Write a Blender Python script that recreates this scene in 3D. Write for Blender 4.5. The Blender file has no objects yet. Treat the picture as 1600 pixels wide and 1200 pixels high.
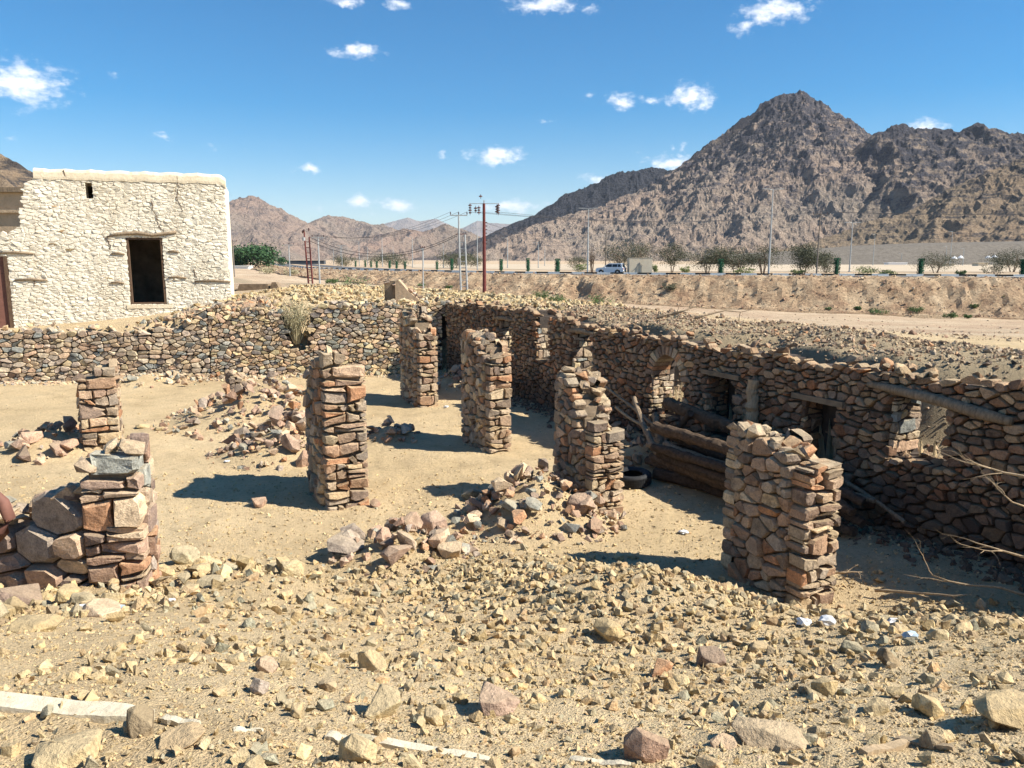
import bpy, bmesh, math, random, time
import numpy as np
from mathutils import Vector, Matrix, noise as mnoise
T0 = time.time()
random.seed(11)
RS = np.random.RandomState(5)
PI = math.pi
scene = bpy.context.scene
col = scene.collection

# ------------------------------------------------------------------ camera
CAM_Z = 4.0
PITCH = math.atan(195 / 1200)
cam = bpy.data.cameras.new('camera')
cam.sensor_width = 36
cam.lens = 27.0
cam.clip_start = 0.05
cam.clip_end = 40000
camo = bpy.data.objects.new('camera', cam)
camo.location = (0, 0, CAM_Z)
camo.rotation_euler = (PI / 2 - PITCH, 0, 0)
col.objects.link(camo)
scene.camera = camo

# ------------------------------------------------------------------ sky and sun
SUN_AZ = math.radians(101)      # clockwise from +Y (the view direction)
SUN_EL = math.radians(42)
SUNV = Vector((math.sin(SUN_AZ) * math.cos(SUN_EL), math.cos(SUN_AZ) * math.cos(SUN_EL), math.sin(SUN_EL)))
w = bpy.data.worlds.new('World')
scene.world = w
w.use_nodes = True
nt = w.node_tree
nt.nodes.clear()


def N(tree, typ, **kw):
    n = tree.nodes.new(typ)
    for k, v in kw.items():
        if k.startswith('i_'):
            n.inputs[int(k[2:])].default_value = v
        else:
            setattr(n, k, v)
    return n


def math_node(t, op, a, b=None, c=None, clamp=False):
    n = t.nodes.new('ShaderNodeMath')
    n.operation = op
    n.use_clamp = clamp
    for i, v in enumerate((a, b, c)):
        if v is None:
            continue
        if isinstance(v, (int, float)):
            n.inputs[i].default_value = v
        else:
            t.links.new(v, n.inputs[i])
    return n.outputs[0]


def mix_col(t, fac, a, b, typ='MIX'):
    n = t.nodes.new('ShaderNodeMix')
    n.data_type = 'RGBA'
    n.blend_type = typ
    for s, v in ((0, fac), (6, a), (7, b)):
        if isinstance(v, (int, float)):
            n.inputs[s].default_value = v
        elif isinstance(v, tuple):
            n.inputs[s].default_value = v if len(v) == 4 else v + (1,)
        else:
            t.links.new(v, n.inputs[s])
    return n.outputs[2]


sky = N(nt, 'ShaderNodeTexSky', sky_type='NISHITA', sun_disc=False, sun_elevation=SUN_EL, sun_rotation=SUN_AZ,
        altitude=600, air_density=1.0, dust_density=0.15, ozone_density=3.0)
hs = N(nt, 'ShaderNodeHueSaturation')
hs.inputs['Hue'].default_value = 0.497
hs.inputs['Saturation'].default_value = 1.66
hs.inputs['Value'].default_value = 1.12
nt.links.new(sky.outputs[0], hs.inputs['Color'])
tc = N(nt, 'ShaderNodeTexCoord')
sep = N(nt, 'ShaderNodeSeparateXYZ')
nt.links.new(tc.outputs['Generated'], sep.inputs[0])
X_, Y_, Z_ = sep.outputs
az = math_node(nt, 'ARCTAN2', X_, Y_)
el = math_node(nt, 'ARCSINE', Z_)
comb = N(nt, 'ShaderNodeCombineXYZ')
nt.links.new(az, comb.inputs[0])
nt.links.new(el, comb.inputs[1])
# small fair-weather clouds: (azimuth, elevation, half width, half height, density) in degrees
CLOUDS = [(-31.3, 10.43, 4.06, 2.39, 1.0), (-26.0, 11.45, 0.96, 0.48, 0.4), (-10.8, 13.88, 2.96, 0.86, 0.95), (-11.5, 16.93, 2.39, 0.57, 0.9), (-8.0, 16.99, 1.67, 0.67, 0.9),
          (2.0, 17.02, 4.3, 1.05, 0.95), (5.6, 16.72, 1.43, 0.67, 0.5), (15.8, 15.22, 1.34, 1.05, 0.8), (18.0, 16.02, 3.82, 1.53, 0.95), (7.8, 10.81, 2.2, 1.05, 0.95),
          (10.0, 10.83, 1.15, 0.76, 0.55), (12.5, 11.07, 2.63, 1.53, 1), (13.2, 10.5, 1.91, 0.57, 0.8), (5.7, 11.36, 1.05, 0.38, 0.4), (2.3, 9.63, 1.15, 0.48, 0.5),
          (-23.6, 7.85, 1.24, 0.62, 0.55), (-14.4, 6.21, 1.53, 0.57, 0.85), (-1.1, 7.29, 3.35, 1.24, 1), (-4.9, 7.22, 0.67, 0.57, 0.5), (-11.0, 4.05, 2.39, 0.81, 0.9),
          (-8.3, 3.91, 2.2, 0.81, 0.95), (-13.8, 3.26, 1.34, 0.76, 0.45), (-10.4, 3.04, 1.91, 0.57, 0.3), (0.0, 3.81, 4.06, 0.96, 0.9), (6.2, 5.67, 1.91, 0.67, 0.8),
          (11.5, 6.76, 2.96, 1.15, 1), (12.1, 7.78, 0.67, 0.67, 0.6), (11.3, 7.84, 0.48, 0.48, 0.4), (9.1, 7.46, 0.57, 0.38, 0.3), (27.2, 8.24, 2.2, 0.86, 0.85),
          (-32.1, 7.16, 0.96, 0.48, 0.3), (4.9, 5.77, 0.76, 0.48, 0.5), (-20.1, 7.35, 2.87, 0.86, 0.2), (20.2, 15.78, 1.43, 0.48, 0.4), (48, 14, 5, 2, .8), (60, 9, 5, 1.6, .7),
          (-60, 12, 6, 2.4, .8), (-75, 7, 5, 1.5, .7), (110, 12, 8, 2.6, .7), (160, 14, 9, 3, .8), (-140, 11, 8, 2.5, .8)]
R2 = math.radians
acc = None
warp = N(nt, 'ShaderNodeTexNoise', i_2=38.0, i_3=6.0, i_4=0.62)
nt.links.new(comb.outputs[0], warp.inputs[0])
wv = N(nt, 'ShaderNodeVectorMath', operation='MULTIPLY_ADD')
nt.links.new(warp.outputs['Color'], wv.inputs[0])
wv.inputs[1].default_value = (.034, .02, 0)
wv2 = N(nt, 'ShaderNodeVectorMath', operation='ADD')
wv2.inputs[1].default_value = (-.017, -.010, 0)
nt.links.new(comb.outputs[0], wv.inputs[2])
nt.links.new(wv.outputs[0], wv2.inputs[0])
for (ca, ce, hw, hh, dens) in CLOUDS:
    s = N(nt, 'ShaderNodeVectorMath', operation='SUBTRACT')
    nt.links.new(wv2.outputs[0], s.inputs[0])
    s.inputs[1].default_value = (R2(ca), R2(ce), 0)
    m = N(nt, 'ShaderNodeVectorMath', operation='MULTIPLY')
    nt.links.new(s.outputs[0], m.inputs[0])
    m.inputs[1].default_value = (1 / R2(hw * .88), 1 / R2(hh * .8), 0)
    l = N(nt, 'ShaderNodeVectorMath', operation='LENGTH')
    nt.links.new(m.outputs[0], l.inputs[0])
    v = math_node(nt, 'SUBTRACT', 1.0, l.outputs['Value'], clamp=True)
    v = math_node(nt, 'MULTIPLY', v, dens)
    acc = v if acc is None else math_node(nt, 'MAXIMUM', acc, v)
cn = N(nt, 'ShaderNodeTexNoise', i_2=60.0, i_3=8.0, i_4=0.6)
mp = N(nt, 'ShaderNodeMapping')
mp.inputs['Scale'].default_value = (1, 1.7, 1)
nt.links.new(comb.outputs[0], mp.inputs[0])
nt.links.new(mp.outputs[0], cn.inputs[0])
cm = math_node(nt, 'MULTIPLY_ADD', cn.outputs[0], 1.7, -.90)
cm = math_node(nt, 'ADD', cm, math_node(nt, 'MULTIPLY', acc, 1.0))
gate = math_node(nt, 'MULTIPLY', acc, 9.0, clamp=True)
rmp = N(nt, 'ShaderNodeMapRange', interpolation_type='SMOOTHSTEP')
nt.links.new(cm, rmp.inputs[0])
rmp.inputs[1].default_value = .12
rmp.inputs[2].default_value = 1.0
mask = math_node(nt, 'MULTIPLY', rmp.outputs[0], gate)
ccol = mix_col(nt, math_node(nt, 'MULTIPLY', cn.outputs[0], 1.0, clamp=True), (8.6, 9.2, 10.3), (11.8, 11.8, 11.9))
skyc = mix_col(nt, mask, hs.outputs[0], ccol)
bg = N(nt, 'ShaderNodeBackground')
bg.inputs[1].default_value = 0.06
nt.links.new(skyc, bg.inputs[0])
wo = N(nt, 'ShaderNodeOutputWorld')
nt.links.new(bg.outputs[0], wo.inputs[0])

sl = bpy.data.lights.new('sun', 'SUN')
sl.energy = 5.0
sl.angle = math.radians(.53)
sl.color = (1.0, .935, .82)
so = bpy.data.objects.new('sun', sl)
so.rotation_euler = (-SUNV).to_track_quat('-Z', 'Y').to_euler()
so.location = (60, -20, 60)
col.objects.link(so)
scene.view_settings.view_transform = 'Standard'
scene.view_settings.look = 'None'
scene.view_settings.gamma = 1
scene.view_settings.exposure = 1.08
scene.view_settings.use_curve_mapping = False
scene.render.engine = 'CYCLES'
scene.cycles.max_bounces = 6
scene.cycles.diffuse_bounces = 4
scene.cycles.transparent_max_bounces = 8
scene.cycles.volume_bounces = 0


# ------------------------------------------------------------------ value noise (numpy)
def _h(ix, iy, seed):
    n = (ix.astype(np.int64) * 374761393 + iy.astype(np.int64) * 668265263 + seed * 974634777) & 0xffffffff
    n = ((n ^ (n >> 13)) * 1274126177) & 0xffffffff
    n = ((n ^ (n >> 16)) * 2246822519) & 0xffffffff
    return ((n ^ (n >> 15)) & 0xffffff) / float(0xffffff)


def vn(x, y, seed=0):
    x = np.asarray(x, float)
    y = np.asarray(y, float)
    ix = np.floor(x)
    iy = np.floor(y)
    fx = x - ix
    fy = y - iy
    fx = fx * fx * fx * (fx * (fx * 6 - 15) + 10)
    fy = fy * fy * fy * (fy * (fy * 6 - 15) + 10)
    a = _h(ix, iy, seed)
    b = _h(ix + 1, iy, seed)
    c = _h(ix, iy + 1, seed)
    d = _h(ix + 1, iy + 1, seed)
    return (a * (1 - fx) + b * fx) * (1 - fy) + (c * (1 - fx) + d * fx) * fy


def fbm(x, y, seed=0, octv=5, gain=.5, lac=2.03):
    s = 0
    amp = 1
    tot = 0
    for o in range(octv):
        s = s + amp * vn(x, y, seed + o * 17)
        tot += amp
        amp *= gain
        x = x * lac + 13.7
        y = y * lac + 7.1
    return s / tot          # 0..1


def ridged(x, y, seed=0, octv=5, gain=.55, lac=2.07):
    s = 0
    amp = 1
    tot = 0
    for o in range(octv):
        s = s + amp * (1 - np.abs(2 * vn(x, y, seed + o * 31) - 1))
        tot += amp
        amp *= gain
        x = x * lac + 5.3
        y = y * lac + 9.1
    return s / tot


def sstep(a, b, x):
    t = np.clip((np.asarray(x, float) - a) / (b - a), 0, 1)
    return t * t * (3 - 2 * t)


# ------------------------------------------------------------------ plan of the site (metres; +Y is the view, camera above the origin)
WA = np.array([-.441, .898])      # along the niche wall, away from the camera
WE = np.array([.898, .441])       # across it, to the east
W0 = np.array([6.55, 9.3])
E_LEN = 20.1
N0 = np.array([-17.5, 24.8])
N1 = np.array([-1.64, 27.5])
ND = (N1 - N0) / np.linalg.norm(N1 - N0)
NN = np.array([ND[1], -ND[0]])    # outward normal of the back wall, towards the camera
HEAPS = [  # x, y, radius, height
    (.42, 11.5, 1.2, .9), (-1.5, 9.85, .95, .5), (-6.4, 19.2, 2.3, 1.1), (-4.75, 15.8, 1.45, .8), (-2.75, 16.8, .7, .42),
    (-9.9, 16.1, 1.35, .55), (-1.7, 24.3, 1.3, .55), (2.75, 14.9, 1.1, .5), (-3.3, 8.6, 1.0, .15), (-12.2, 25.2, 1.6, .3),
    (-5.6, 18.1, 1.4, .45), (3.0, 17.2, 1.0, .4)]

CP = np.array([  # outside ground: x, y, z
    (9, 9, 2.3), (12, 9, 2.2), (20, 10, 1.8), (8, 14, 2.35), (12, 17, 1.9), (16, 22.5, 1.35), (5, 20, 2.4), (8, 24, 1.8), (3, 26, 2.35),
    (12, 32, 1.2), (17, 32, .9), (24, 36, .3), (11, 45, .7), (20, 55, -.8), (34, 60, -1.6), (0, 34, 2.3), (-6, 30, 2.35), (-9, 29, 2.5), (-9.5, 30.5, 2.85), (-7.2, 31, 2.6),
    (-12.5, 28, 1.75), (-18, 28, 1.5), (-24, 28, 1.5), (-12, 34, 2.3), (-12, 45, 2.35), (-3, 45, 2.1), (-5, 60, 1.4), (-16, 60, 2.1), (4, 60, .4),
    (-20, 75, 1.7), (-24, 100, .6), (-10, 90, .0), (5, 90, -1.3), (18, 80, -1.8), (40, 80, -2.6), (62, 88, -3.3), (58, 96, -3.4),
    (26, 106, -2.7), (40, 100, -3.0), (8, 118, -2.2), (-10, 136, -1.5), (-30, 160, -.6), (-45, 190, .2), (-60, 230, .9), (-40, 120, .9),
    (-60, 90, 1.6), (-60, 50, 1.6), (-35, 35, 1.5), (-80, 180, 1.3), (90, 90, -3.0), (110, 80, -2.5), (60, 50, -1.0), (40, 25, .5),
    (40, 5, 1.0), (80, 20, .2), (25, -10, 1.8), (9, 0, 2.4), (0, -6, 2.4), (-12, -8, 2.3), (-40, 0, 1.6), (-40, -40, 1.5), (40, -40, 1.5)], float)


def _rbf_fit(P):
    D = np.linalg.norm(P[:, None, :2] - P[None, :, :2], axis=2)
    A = np.zeros((len(P) + 1, len(P) + 1))
    A[:-1, :-1] = D + np.eye(len(P)) * -.4
    A[:-1, -1] = 1
    A[-1, :-1] = 1
    return np.linalg.solve(A, np.append(P[:, 2], 0))


RW = _rbf_fit(CP)


def rbf(x, y):
    out = np.full(x.shape, RW[-1])
    for (px, py, _), wgt in zip(CP, RW[:-1]):
        out = out + wgt * np.hypot(x - px, y - py)
    return out


def catmull(P, n):
    P = [np.array(p, float) for p in P]
    P = [2 * P[0] - P[1]] + P + [2 * P[-1] - P[-2]]
    out = []
    for i in range(1, len(P) - 2):
        for k in range(n):
            t = k / n
            a, b, c, d = P[i - 1:i + 3]
            out.append(.5 * (2 * b + (c - a) * t + (2 * a - 5 * b + 4 * c - d) * t * t + (3 * b - a - 3 * c + d) * t ** 3))
    out.append(P[-2])
    return np.array(out)


ROAD = catmull([(190, 84), (140, 93), (110, 99), (72, 109), (46, 116), (20.7, 125), (-2, 139), (-20, 158), (-43, 190), (-72, 250), (-100, 330), (-150, 480)], 8)
ROAD_Z = 1.4


def road_d(x, y):
    """signed distance to the near kerb, positive on the near side"""
    best = np.full(x.shape, 1e9)
    sgn = np.ones(x.shape)
    for i in range(len(ROAD) - 1):
        a = ROAD[i]
        b = ROAD[i + 1]
        d = b - a
        L = d @ d
        t = np.clip(((x - a[0]) * d[0] + (y - a[1]) * d[1]) / L, 0, 1)
        ex = x - a[0] - t * d[0]
        ey = y - a[1] - t * d[1]
        dd = np.hypot(ex, ey)
        s = np.sign(d[0] * (y - a[1]) - d[1] * (x - a[0]))
        m = dd < best
        best = np.where(m, dd, best)
        sgn = np.where(m, s, sgn)
    return best * sgn


def n_dist(x, y):      # distance behind the face of the back wall
    return -((x - N0[0]) * NN[0] + (y - N0[1]) * NN[1])


def mound(x, y):
    m = np.interp(y + .35 * np.sin(x * .9 + 1) + .05 * x * (x > 0), [-3, 1.2, 2.5, 3.6, 5, 6.2, 7.4, 8.6, 10, 11.6], [2.45, 2.42, 2.26, 1.88, 1.28, .80, .34, .08, .03, 0])
    left = np.exp(-((x + 5.3) ** 2 / 6 + (y - 8.0) ** 2 / 3.0)) * .20
    b1 = np.exp(-((x + 2.6) ** 2 / .5 + (y - 7.9) ** 2 / .35)) * .25
    b2 = -np.exp(-((x - 3.6) ** 2 / 1.3 + (y - 7.9) ** 2 / .8)) * .26
    b4 = np.exp(-((x - 1.25) ** 2 / 2.2 + (y - 7.5) ** 2 / 1.2)) * .60
    b3 = np.exp(-((x + .6) ** 2 / 3.0 + (y - 8.9) ** 2 / .8)) * .10
    return m + left + b1 + b2 + b3 + b4


def ground(x, y, fine=True):
    x = np.asarray(x, float)
    y = np.asarray(y, float)
    s = (x - W0[0]) * WE[0] + (y - W0[1]) * WE[1]
    t = (x - W0[0]) * WA[0] + (y - W0[1]) * WA[1]
    nd = n_dist(x, y)
    out = rbf(x, y)
    # beyond the road the plain is level
    near = (y < 600)
    rd = np.where(near, 0, -50.0)
    if near.any():
        rr = road_d(x[near] if x.ndim else x, y[near] if y.ndim else y)
        if x.ndim:
            rd = rd.astype(float)
            rd[near] = rr
        else:
            rd = rr
    bank = sstep(2.2, 10.5, rd + 2.2 * (fbm(x / 5, y / 5, 44, 3) - .5))
    out = out * bank + (ROAD_Z - .04) * (1 - bank)
    out = out + (fbm(x / 9, y / 9, 3, 4) - .5) * .5 * sstep(30, 45, y) * bank
    # rubble bench over the old rooms behind the niche wall
    out = out - 1.15 * np.exp(-((x + 7.25) ** 2 / .45 + (y - 27.4) ** 2 / 1.1)) * (y > 26)
    bench = sstep(6.8, 5.0, s) * (t < 19) * (t > -7)
    out = np.where((s > 0) & (t < 19) & (t > -7), out * (1 - bench) + bench * (2.28 + .22 * (fbm(x * .8, y * .8, 9, 3) - .5) * 2), out)
    gt = 2.4 * np.exp(-((t - 1.5) / .9) ** 2) + 2.2 * np.exp(-((t - 7.6) / .9) ** 2)
    trench = 1 - sstep(0, 1, (s - 1.25) / (.7 + gt))
    trench = trench * sstep(.3, .5, s) * (t > -5) * (t < 18.0)
    out = out * (1 - trench) + trench * (.8 + .3 * fbm(x, y, 6, 2))
    # courtyard floor
    inside = (s < .42) & (nd < .35) & (y < 30)
    fl = (fbm(x * .35, y * .35, 21, 4) - .5) * .16 + mound(x, y)
    hp = np.zeros(x.shape)
    for (hx, hy, hr, hh) in HEAPS:
        r = np.hypot(x - hx, y - hy) / hr
        hp = np.maximum(hp, hh * .72 * np.clip(1 - r, 0, 1) ** 1.1)
    fl = fl + hp
    out = np.where(inside, fl, out)
    if fine:
        a = np.clip(1.2 - np.hypot(x, y) / 60, .15, 1)
        out = out + (fbm(x * 1.7, y * 1.7, 31, 4) - .5) * .09 * a + (fbm(x * 7, y * 7, 37, 3) - .5) * .035 * a * (y < 45)
        out = out + (fbm(x * 19, y * 19, 41, 2) - .5) * .022 * np.clip((12 - y) / 6, 0, 1)
    return out


def gz(x, y):
    return float(ground(np.array([x], float), np.array([y], float))[0])


def ray(px, py):
    x = (px - 800) / 1200
    y = -(py - 600) / 1200
    return np.array([x, math.cos(PITCH) + y * math.sin(PITCH), -math.sin(PITCH) + y * math.cos(PITCH)])


def on_ground(px, py):
    """where the survey ray of a point seen in the photograph meets the terrain"""
    r = ray(px, py)
    k = np.concatenate([np.arange(1.5, 40, .04), np.arange(40, 600, .4)])
    z = ground(r[0] * k, r[1] * k)
    hit = np.nonzero(CAM_Z + r[2] * k < z)[0]
    i = hit[0] if len(hit) else -1
    return float(r[0] * k[i]), float(r[1] * k[i]), float(z[i])


# ------------------------------------------------------------------ materials
MATS = {}


def new_mat(name, rough=.95, spec=.15):
    m = bpy.data.materials.new(name)
    m.use_nodes = True
    t = m.node_tree
    b = t.nodes['Principled BSDF']
    b.inputs['Roughness'].default_value = rough
    b.inputs['Specular IOR Level'].default_value = spec
    return m, t, b


def bump(t, b, height, strength=.5, dist=.02):
    n = t.nodes.new('ShaderNodeBump')
    n.inputs['Strength'].default_value = strength
    n.inputs['Distance'].default_value = dist
    t.links.new(height, n.inputs['Height'])
    t.links.new(n.outputs[0], b.inputs['Normal'])
    return n


def pos_noise(t, scale, detail=5, rough=.6, src=None, kind='noise'):
    if src is None:
        g = t.nodes.new('ShaderNodeNewGeometry')
        src = g.outputs['Position']
    if kind == 'noise':
        n = N(t, 'ShaderNodeTexNoise', i_2=scale, i_3=detail, i_4=rough)
        o = n.outputs[0]
    else:
        n = N(t, 'ShaderNodeTexVoronoi', i_2=scale)
        o = n.outputs[0]
    t.links.new(src, n.inputs[0])
    return o


def ramp(t, fac, stops, interp='LINEAR'):
    n = t.nodes.new('ShaderNodeValToRGB')
    n.color_ramp.interpolation = interp
    e = n.color_ramp.elements
    while len(e) < len(stops):
        e.new(.5)
    for i, (p, c) in enumerate(stops):
        e[i].position = p
        e[i].color = c if len(c) == 4 else tuple(c) + (1,)
    t.links.new(fac, n.inputs[0])
    return n.outputs[0]


WARM = [(0.421, 0.303, 0.198), (0.334, 0.233, 0.161), (0.482, 0.363, 0.225), (0.298, 0.204, 0.144), (0.397, 0.258, 0.166), (0.371, 0.293, 0.214), (0.521, 0.409, 0.268), (0.272, 0.211, 0.161), (0.434, 0.233, 0.129), (0.334, 0.274, 0.214), (0.446, 0.315, 0.214), (0.236, 0.175, 0.134), (0.384, 0.293, 0.203), (0.434, 0.339, 0.236)]
TANS = [(0.478, 0.374, 0.26), (0.416, 0.312, 0.208), (0.541, 0.447, 0.312), (0.374, 0.281, 0.208), (0.499, 0.364, 0.25), (0.458, 0.385, 0.302), (0.52, 0.416, 0.26), (0.312, 0.25, 0.198), (0.489, 0.395, 0.312), (0.437, 0.302, 0.208), (0.562, 0.468, 0.343), (0.281, 0.291, 0.27), (0.406, 0.333, 0.25)]
WARM_SHADED = [(0.332, 0.214, 0.131), (0.263, 0.164, 0.106), (0.38, 0.256, 0.148), (0.235, 0.145, 0.096), (0.312, 0.181, 0.11), (0.293, 0.206, 0.142), (0.409, 0.288, 0.178), (0.215, 0.149, 0.106), (0.341, 0.164, 0.085), (0.263, 0.193, 0.142), (0.351, 0.223, 0.142), (0.186, 0.124, 0.088), (0.302, 0.206, 0.135), (0.341, 0.239, 0.156)]  # warm palette darkened, so the wall's shade sits in the colour
COOL = [(0.503, 0.386, 0.261), (0.593, 0.444, 0.275), (0.38, 0.337, 0.275), (0.456, 0.315, 0.209), (0.335, 0.323, 0.281), (0.62, 0.474, 0.275), (0.548, 0.416, 0.289), (0.425, 0.315, 0.229), (0.304, 0.308, 0.261), (0.62, 0.517, 0.308), (0.289, 0.251, 0.223), (0.548, 0.38, 0.261), (0.518, 0.43, 0.314), (0.609, 0.43, 0.261)]
PINK = [(0.432, 0.292, 0.211), (0.361, 0.233, 0.165), (0.504, 0.385, 0.277), (0.324, 0.268, 0.22), (0.432, 0.245, 0.143), (0.264, 0.193, 0.155), (0.529, 0.408, 0.277), (0.301, 0.303, 0.265), (0.396, 0.28, 0.211), (0.469, 0.338, 0.233)]
SAND = [(0.469, 0.351, 0.187), (0.43, 0.314, 0.162), (0.519, 0.408, 0.23), (0.399, 0.304, 0.175), (0.479, 0.342, 0.19), (0.369, 0.318, 0.21), (0.539, 0.437, 0.262), (0.34, 0.257, 0.159), (0.459, 0.347, 0.182), (0.459, 0.314, 0.175), (0.319, 0.309, 0.227), (0.499, 0.38, 0.202), (0.479, 0.37, 0.207)]
BANKC = [(.40, .28, .18), (.31, .20, .13), (.45, .34, .22), (.36, .28, .20), (.50, .40, .28), (.27, .17, .12)]
DARK = [(.20, .15, .115), (.25, .16, .11), (.16, .14, .125), (.28, .20, .14), (.13, .115, .105), (.30, .16, .10), (.22, .19, .165), (.18, .125, .10)]


def stone_mat(name, pal, mode, dust=.45, dustc=(.46, .36, .22), soot_shade=False, contrast=1.0):
    m, t, b = new_mat(name)
    if mode == 'obj':
        src = t.nodes.new('ShaderNodeObjectInfo').outputs['Random']
    else:
        src = t.nodes.new('ShaderNodeNewGeometry').outputs['Random Per Island']
    n = len(pal)
    c = ramp(t, src, [(i / n, pal[i]) for i in range(n)], 'CONSTANT')
    hsv = t.nodes.new('ShaderNodeHueSaturation')
    r2 = math_node(t, 'FRACT', math_node(t, 'MULTIPLY', src, 57.31))
    t.links.new(math_node(t, 'MULTIPLY_ADD', r2, .5, .76), hsv.inputs['Value'])
    t.links.new(c, hsv.inputs['Color'])
    g = t.nodes.new('ShaderNodeNewGeometry')
    off = t.nodes.new('ShaderNodeVectorMath')
    off.operation = 'ADD'
    sc = t.nodes.new('ShaderNodeVectorMath')
    sc.operation = 'SCALE'
    sc.inputs[0].default_value = (31, 17, 43)
    t.links.new(src, sc.inputs['Scale'])
    t.links.new(g.outputs['Position'], off.inputs[0])
    t.links.new(sc.outputs[0], off.inputs[1])
    P = off.outputs[0]
    n1 = pos_noise(t, 7, 6, .65, P)
    n2 = pos_noise(t, 45, 4, .7, P)
    c1 = mix_col(t, .85, hsv.outputs[0], ramp(t, n1, [(.30, (.46, .44, .43)), (.5, (1, 1, 1)), (.70, (1.36, 1.31, 1.22))]), 'MULTIPLY')
    c1 = mix_col(t, .6, c1, ramp(t, n2, [(.34, (.5, .48, .47)), (.52, (1, 1, 1)), (.68, (1.4, 1.38, 1.3))]), 'MULTIPLY')
    # dust lying on upward faces
    sx = t.nodes.new('ShaderNodeSeparateXYZ')
    t.links.new(g.outputs['Normal'], sx.inputs[0])
    up = N(t, 'ShaderNodeMapRange')
    t.links.new(sx.outputs[2], up.inputs[0])
    up.inputs[1].default_value = .35
    up.inputs[2].default_value = .95
    n3 = pos_noise(t, 3.1, 4, .6)
    f = math_node(t, 'MULTIPLY', up.outputs[0], math_node(t, 'MULTIPLY', n3, dust * 2, clamp=True))
    c1 = mix_col(t, f, c1, dustc)
    if soot_shade:    # sooty lower stones, with wall shade painted into the same darkening
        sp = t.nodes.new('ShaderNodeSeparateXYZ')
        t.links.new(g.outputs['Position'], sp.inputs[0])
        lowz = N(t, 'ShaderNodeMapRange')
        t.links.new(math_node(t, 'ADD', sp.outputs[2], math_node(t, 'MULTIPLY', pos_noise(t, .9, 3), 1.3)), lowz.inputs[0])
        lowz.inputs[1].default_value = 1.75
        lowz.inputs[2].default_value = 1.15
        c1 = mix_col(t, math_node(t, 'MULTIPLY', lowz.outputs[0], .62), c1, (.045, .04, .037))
    t.links.new(c1, b.inputs['Base Color'])
    h = math_node(t, 'ADD', math_node(t, 'MULTIPLY', pos_noise(t, 16, 6, .7, P), 1.0), math_node(t, 'MULTIPLY', n2, .35))
    bump(t, b, h, .75, .045)
    return m


def simple_mat(name, color, rough=.9, nscale=6, var=.3, bstr=.3, bdist=.01, metal=0, spec=.2, stretch=None):
    m, t, b = new_mat(name, rough, spec)
    b.inputs['Metallic'].default_value = metal
    src = None
    if stretch:
        g = t.nodes.new('ShaderNodeTexCoord')
        mpn = t.nodes.new('ShaderNodeMapping')
        mpn.inputs['Scale'].default_value = stretch
        t.links.new(g.outputs['Object'], mpn.inputs[0])
        src = mpn.outputs[0]
    n1 = pos_noise(t, nscale, 5, .65, src)
    lo = tuple(c * (1 - var) for c in color)
    hi = tuple(min(1, c * (1 + var)) for c in color)
    c = ramp(t, n1, [(.3, lo), (.7, hi)])
    t.links.new(c, b.inputs['Base Color'])
    if bstr:
        bump(t, b, pos_noise(t, nscale * 5, 5, .7, src), bstr, bdist)
    return m


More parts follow.
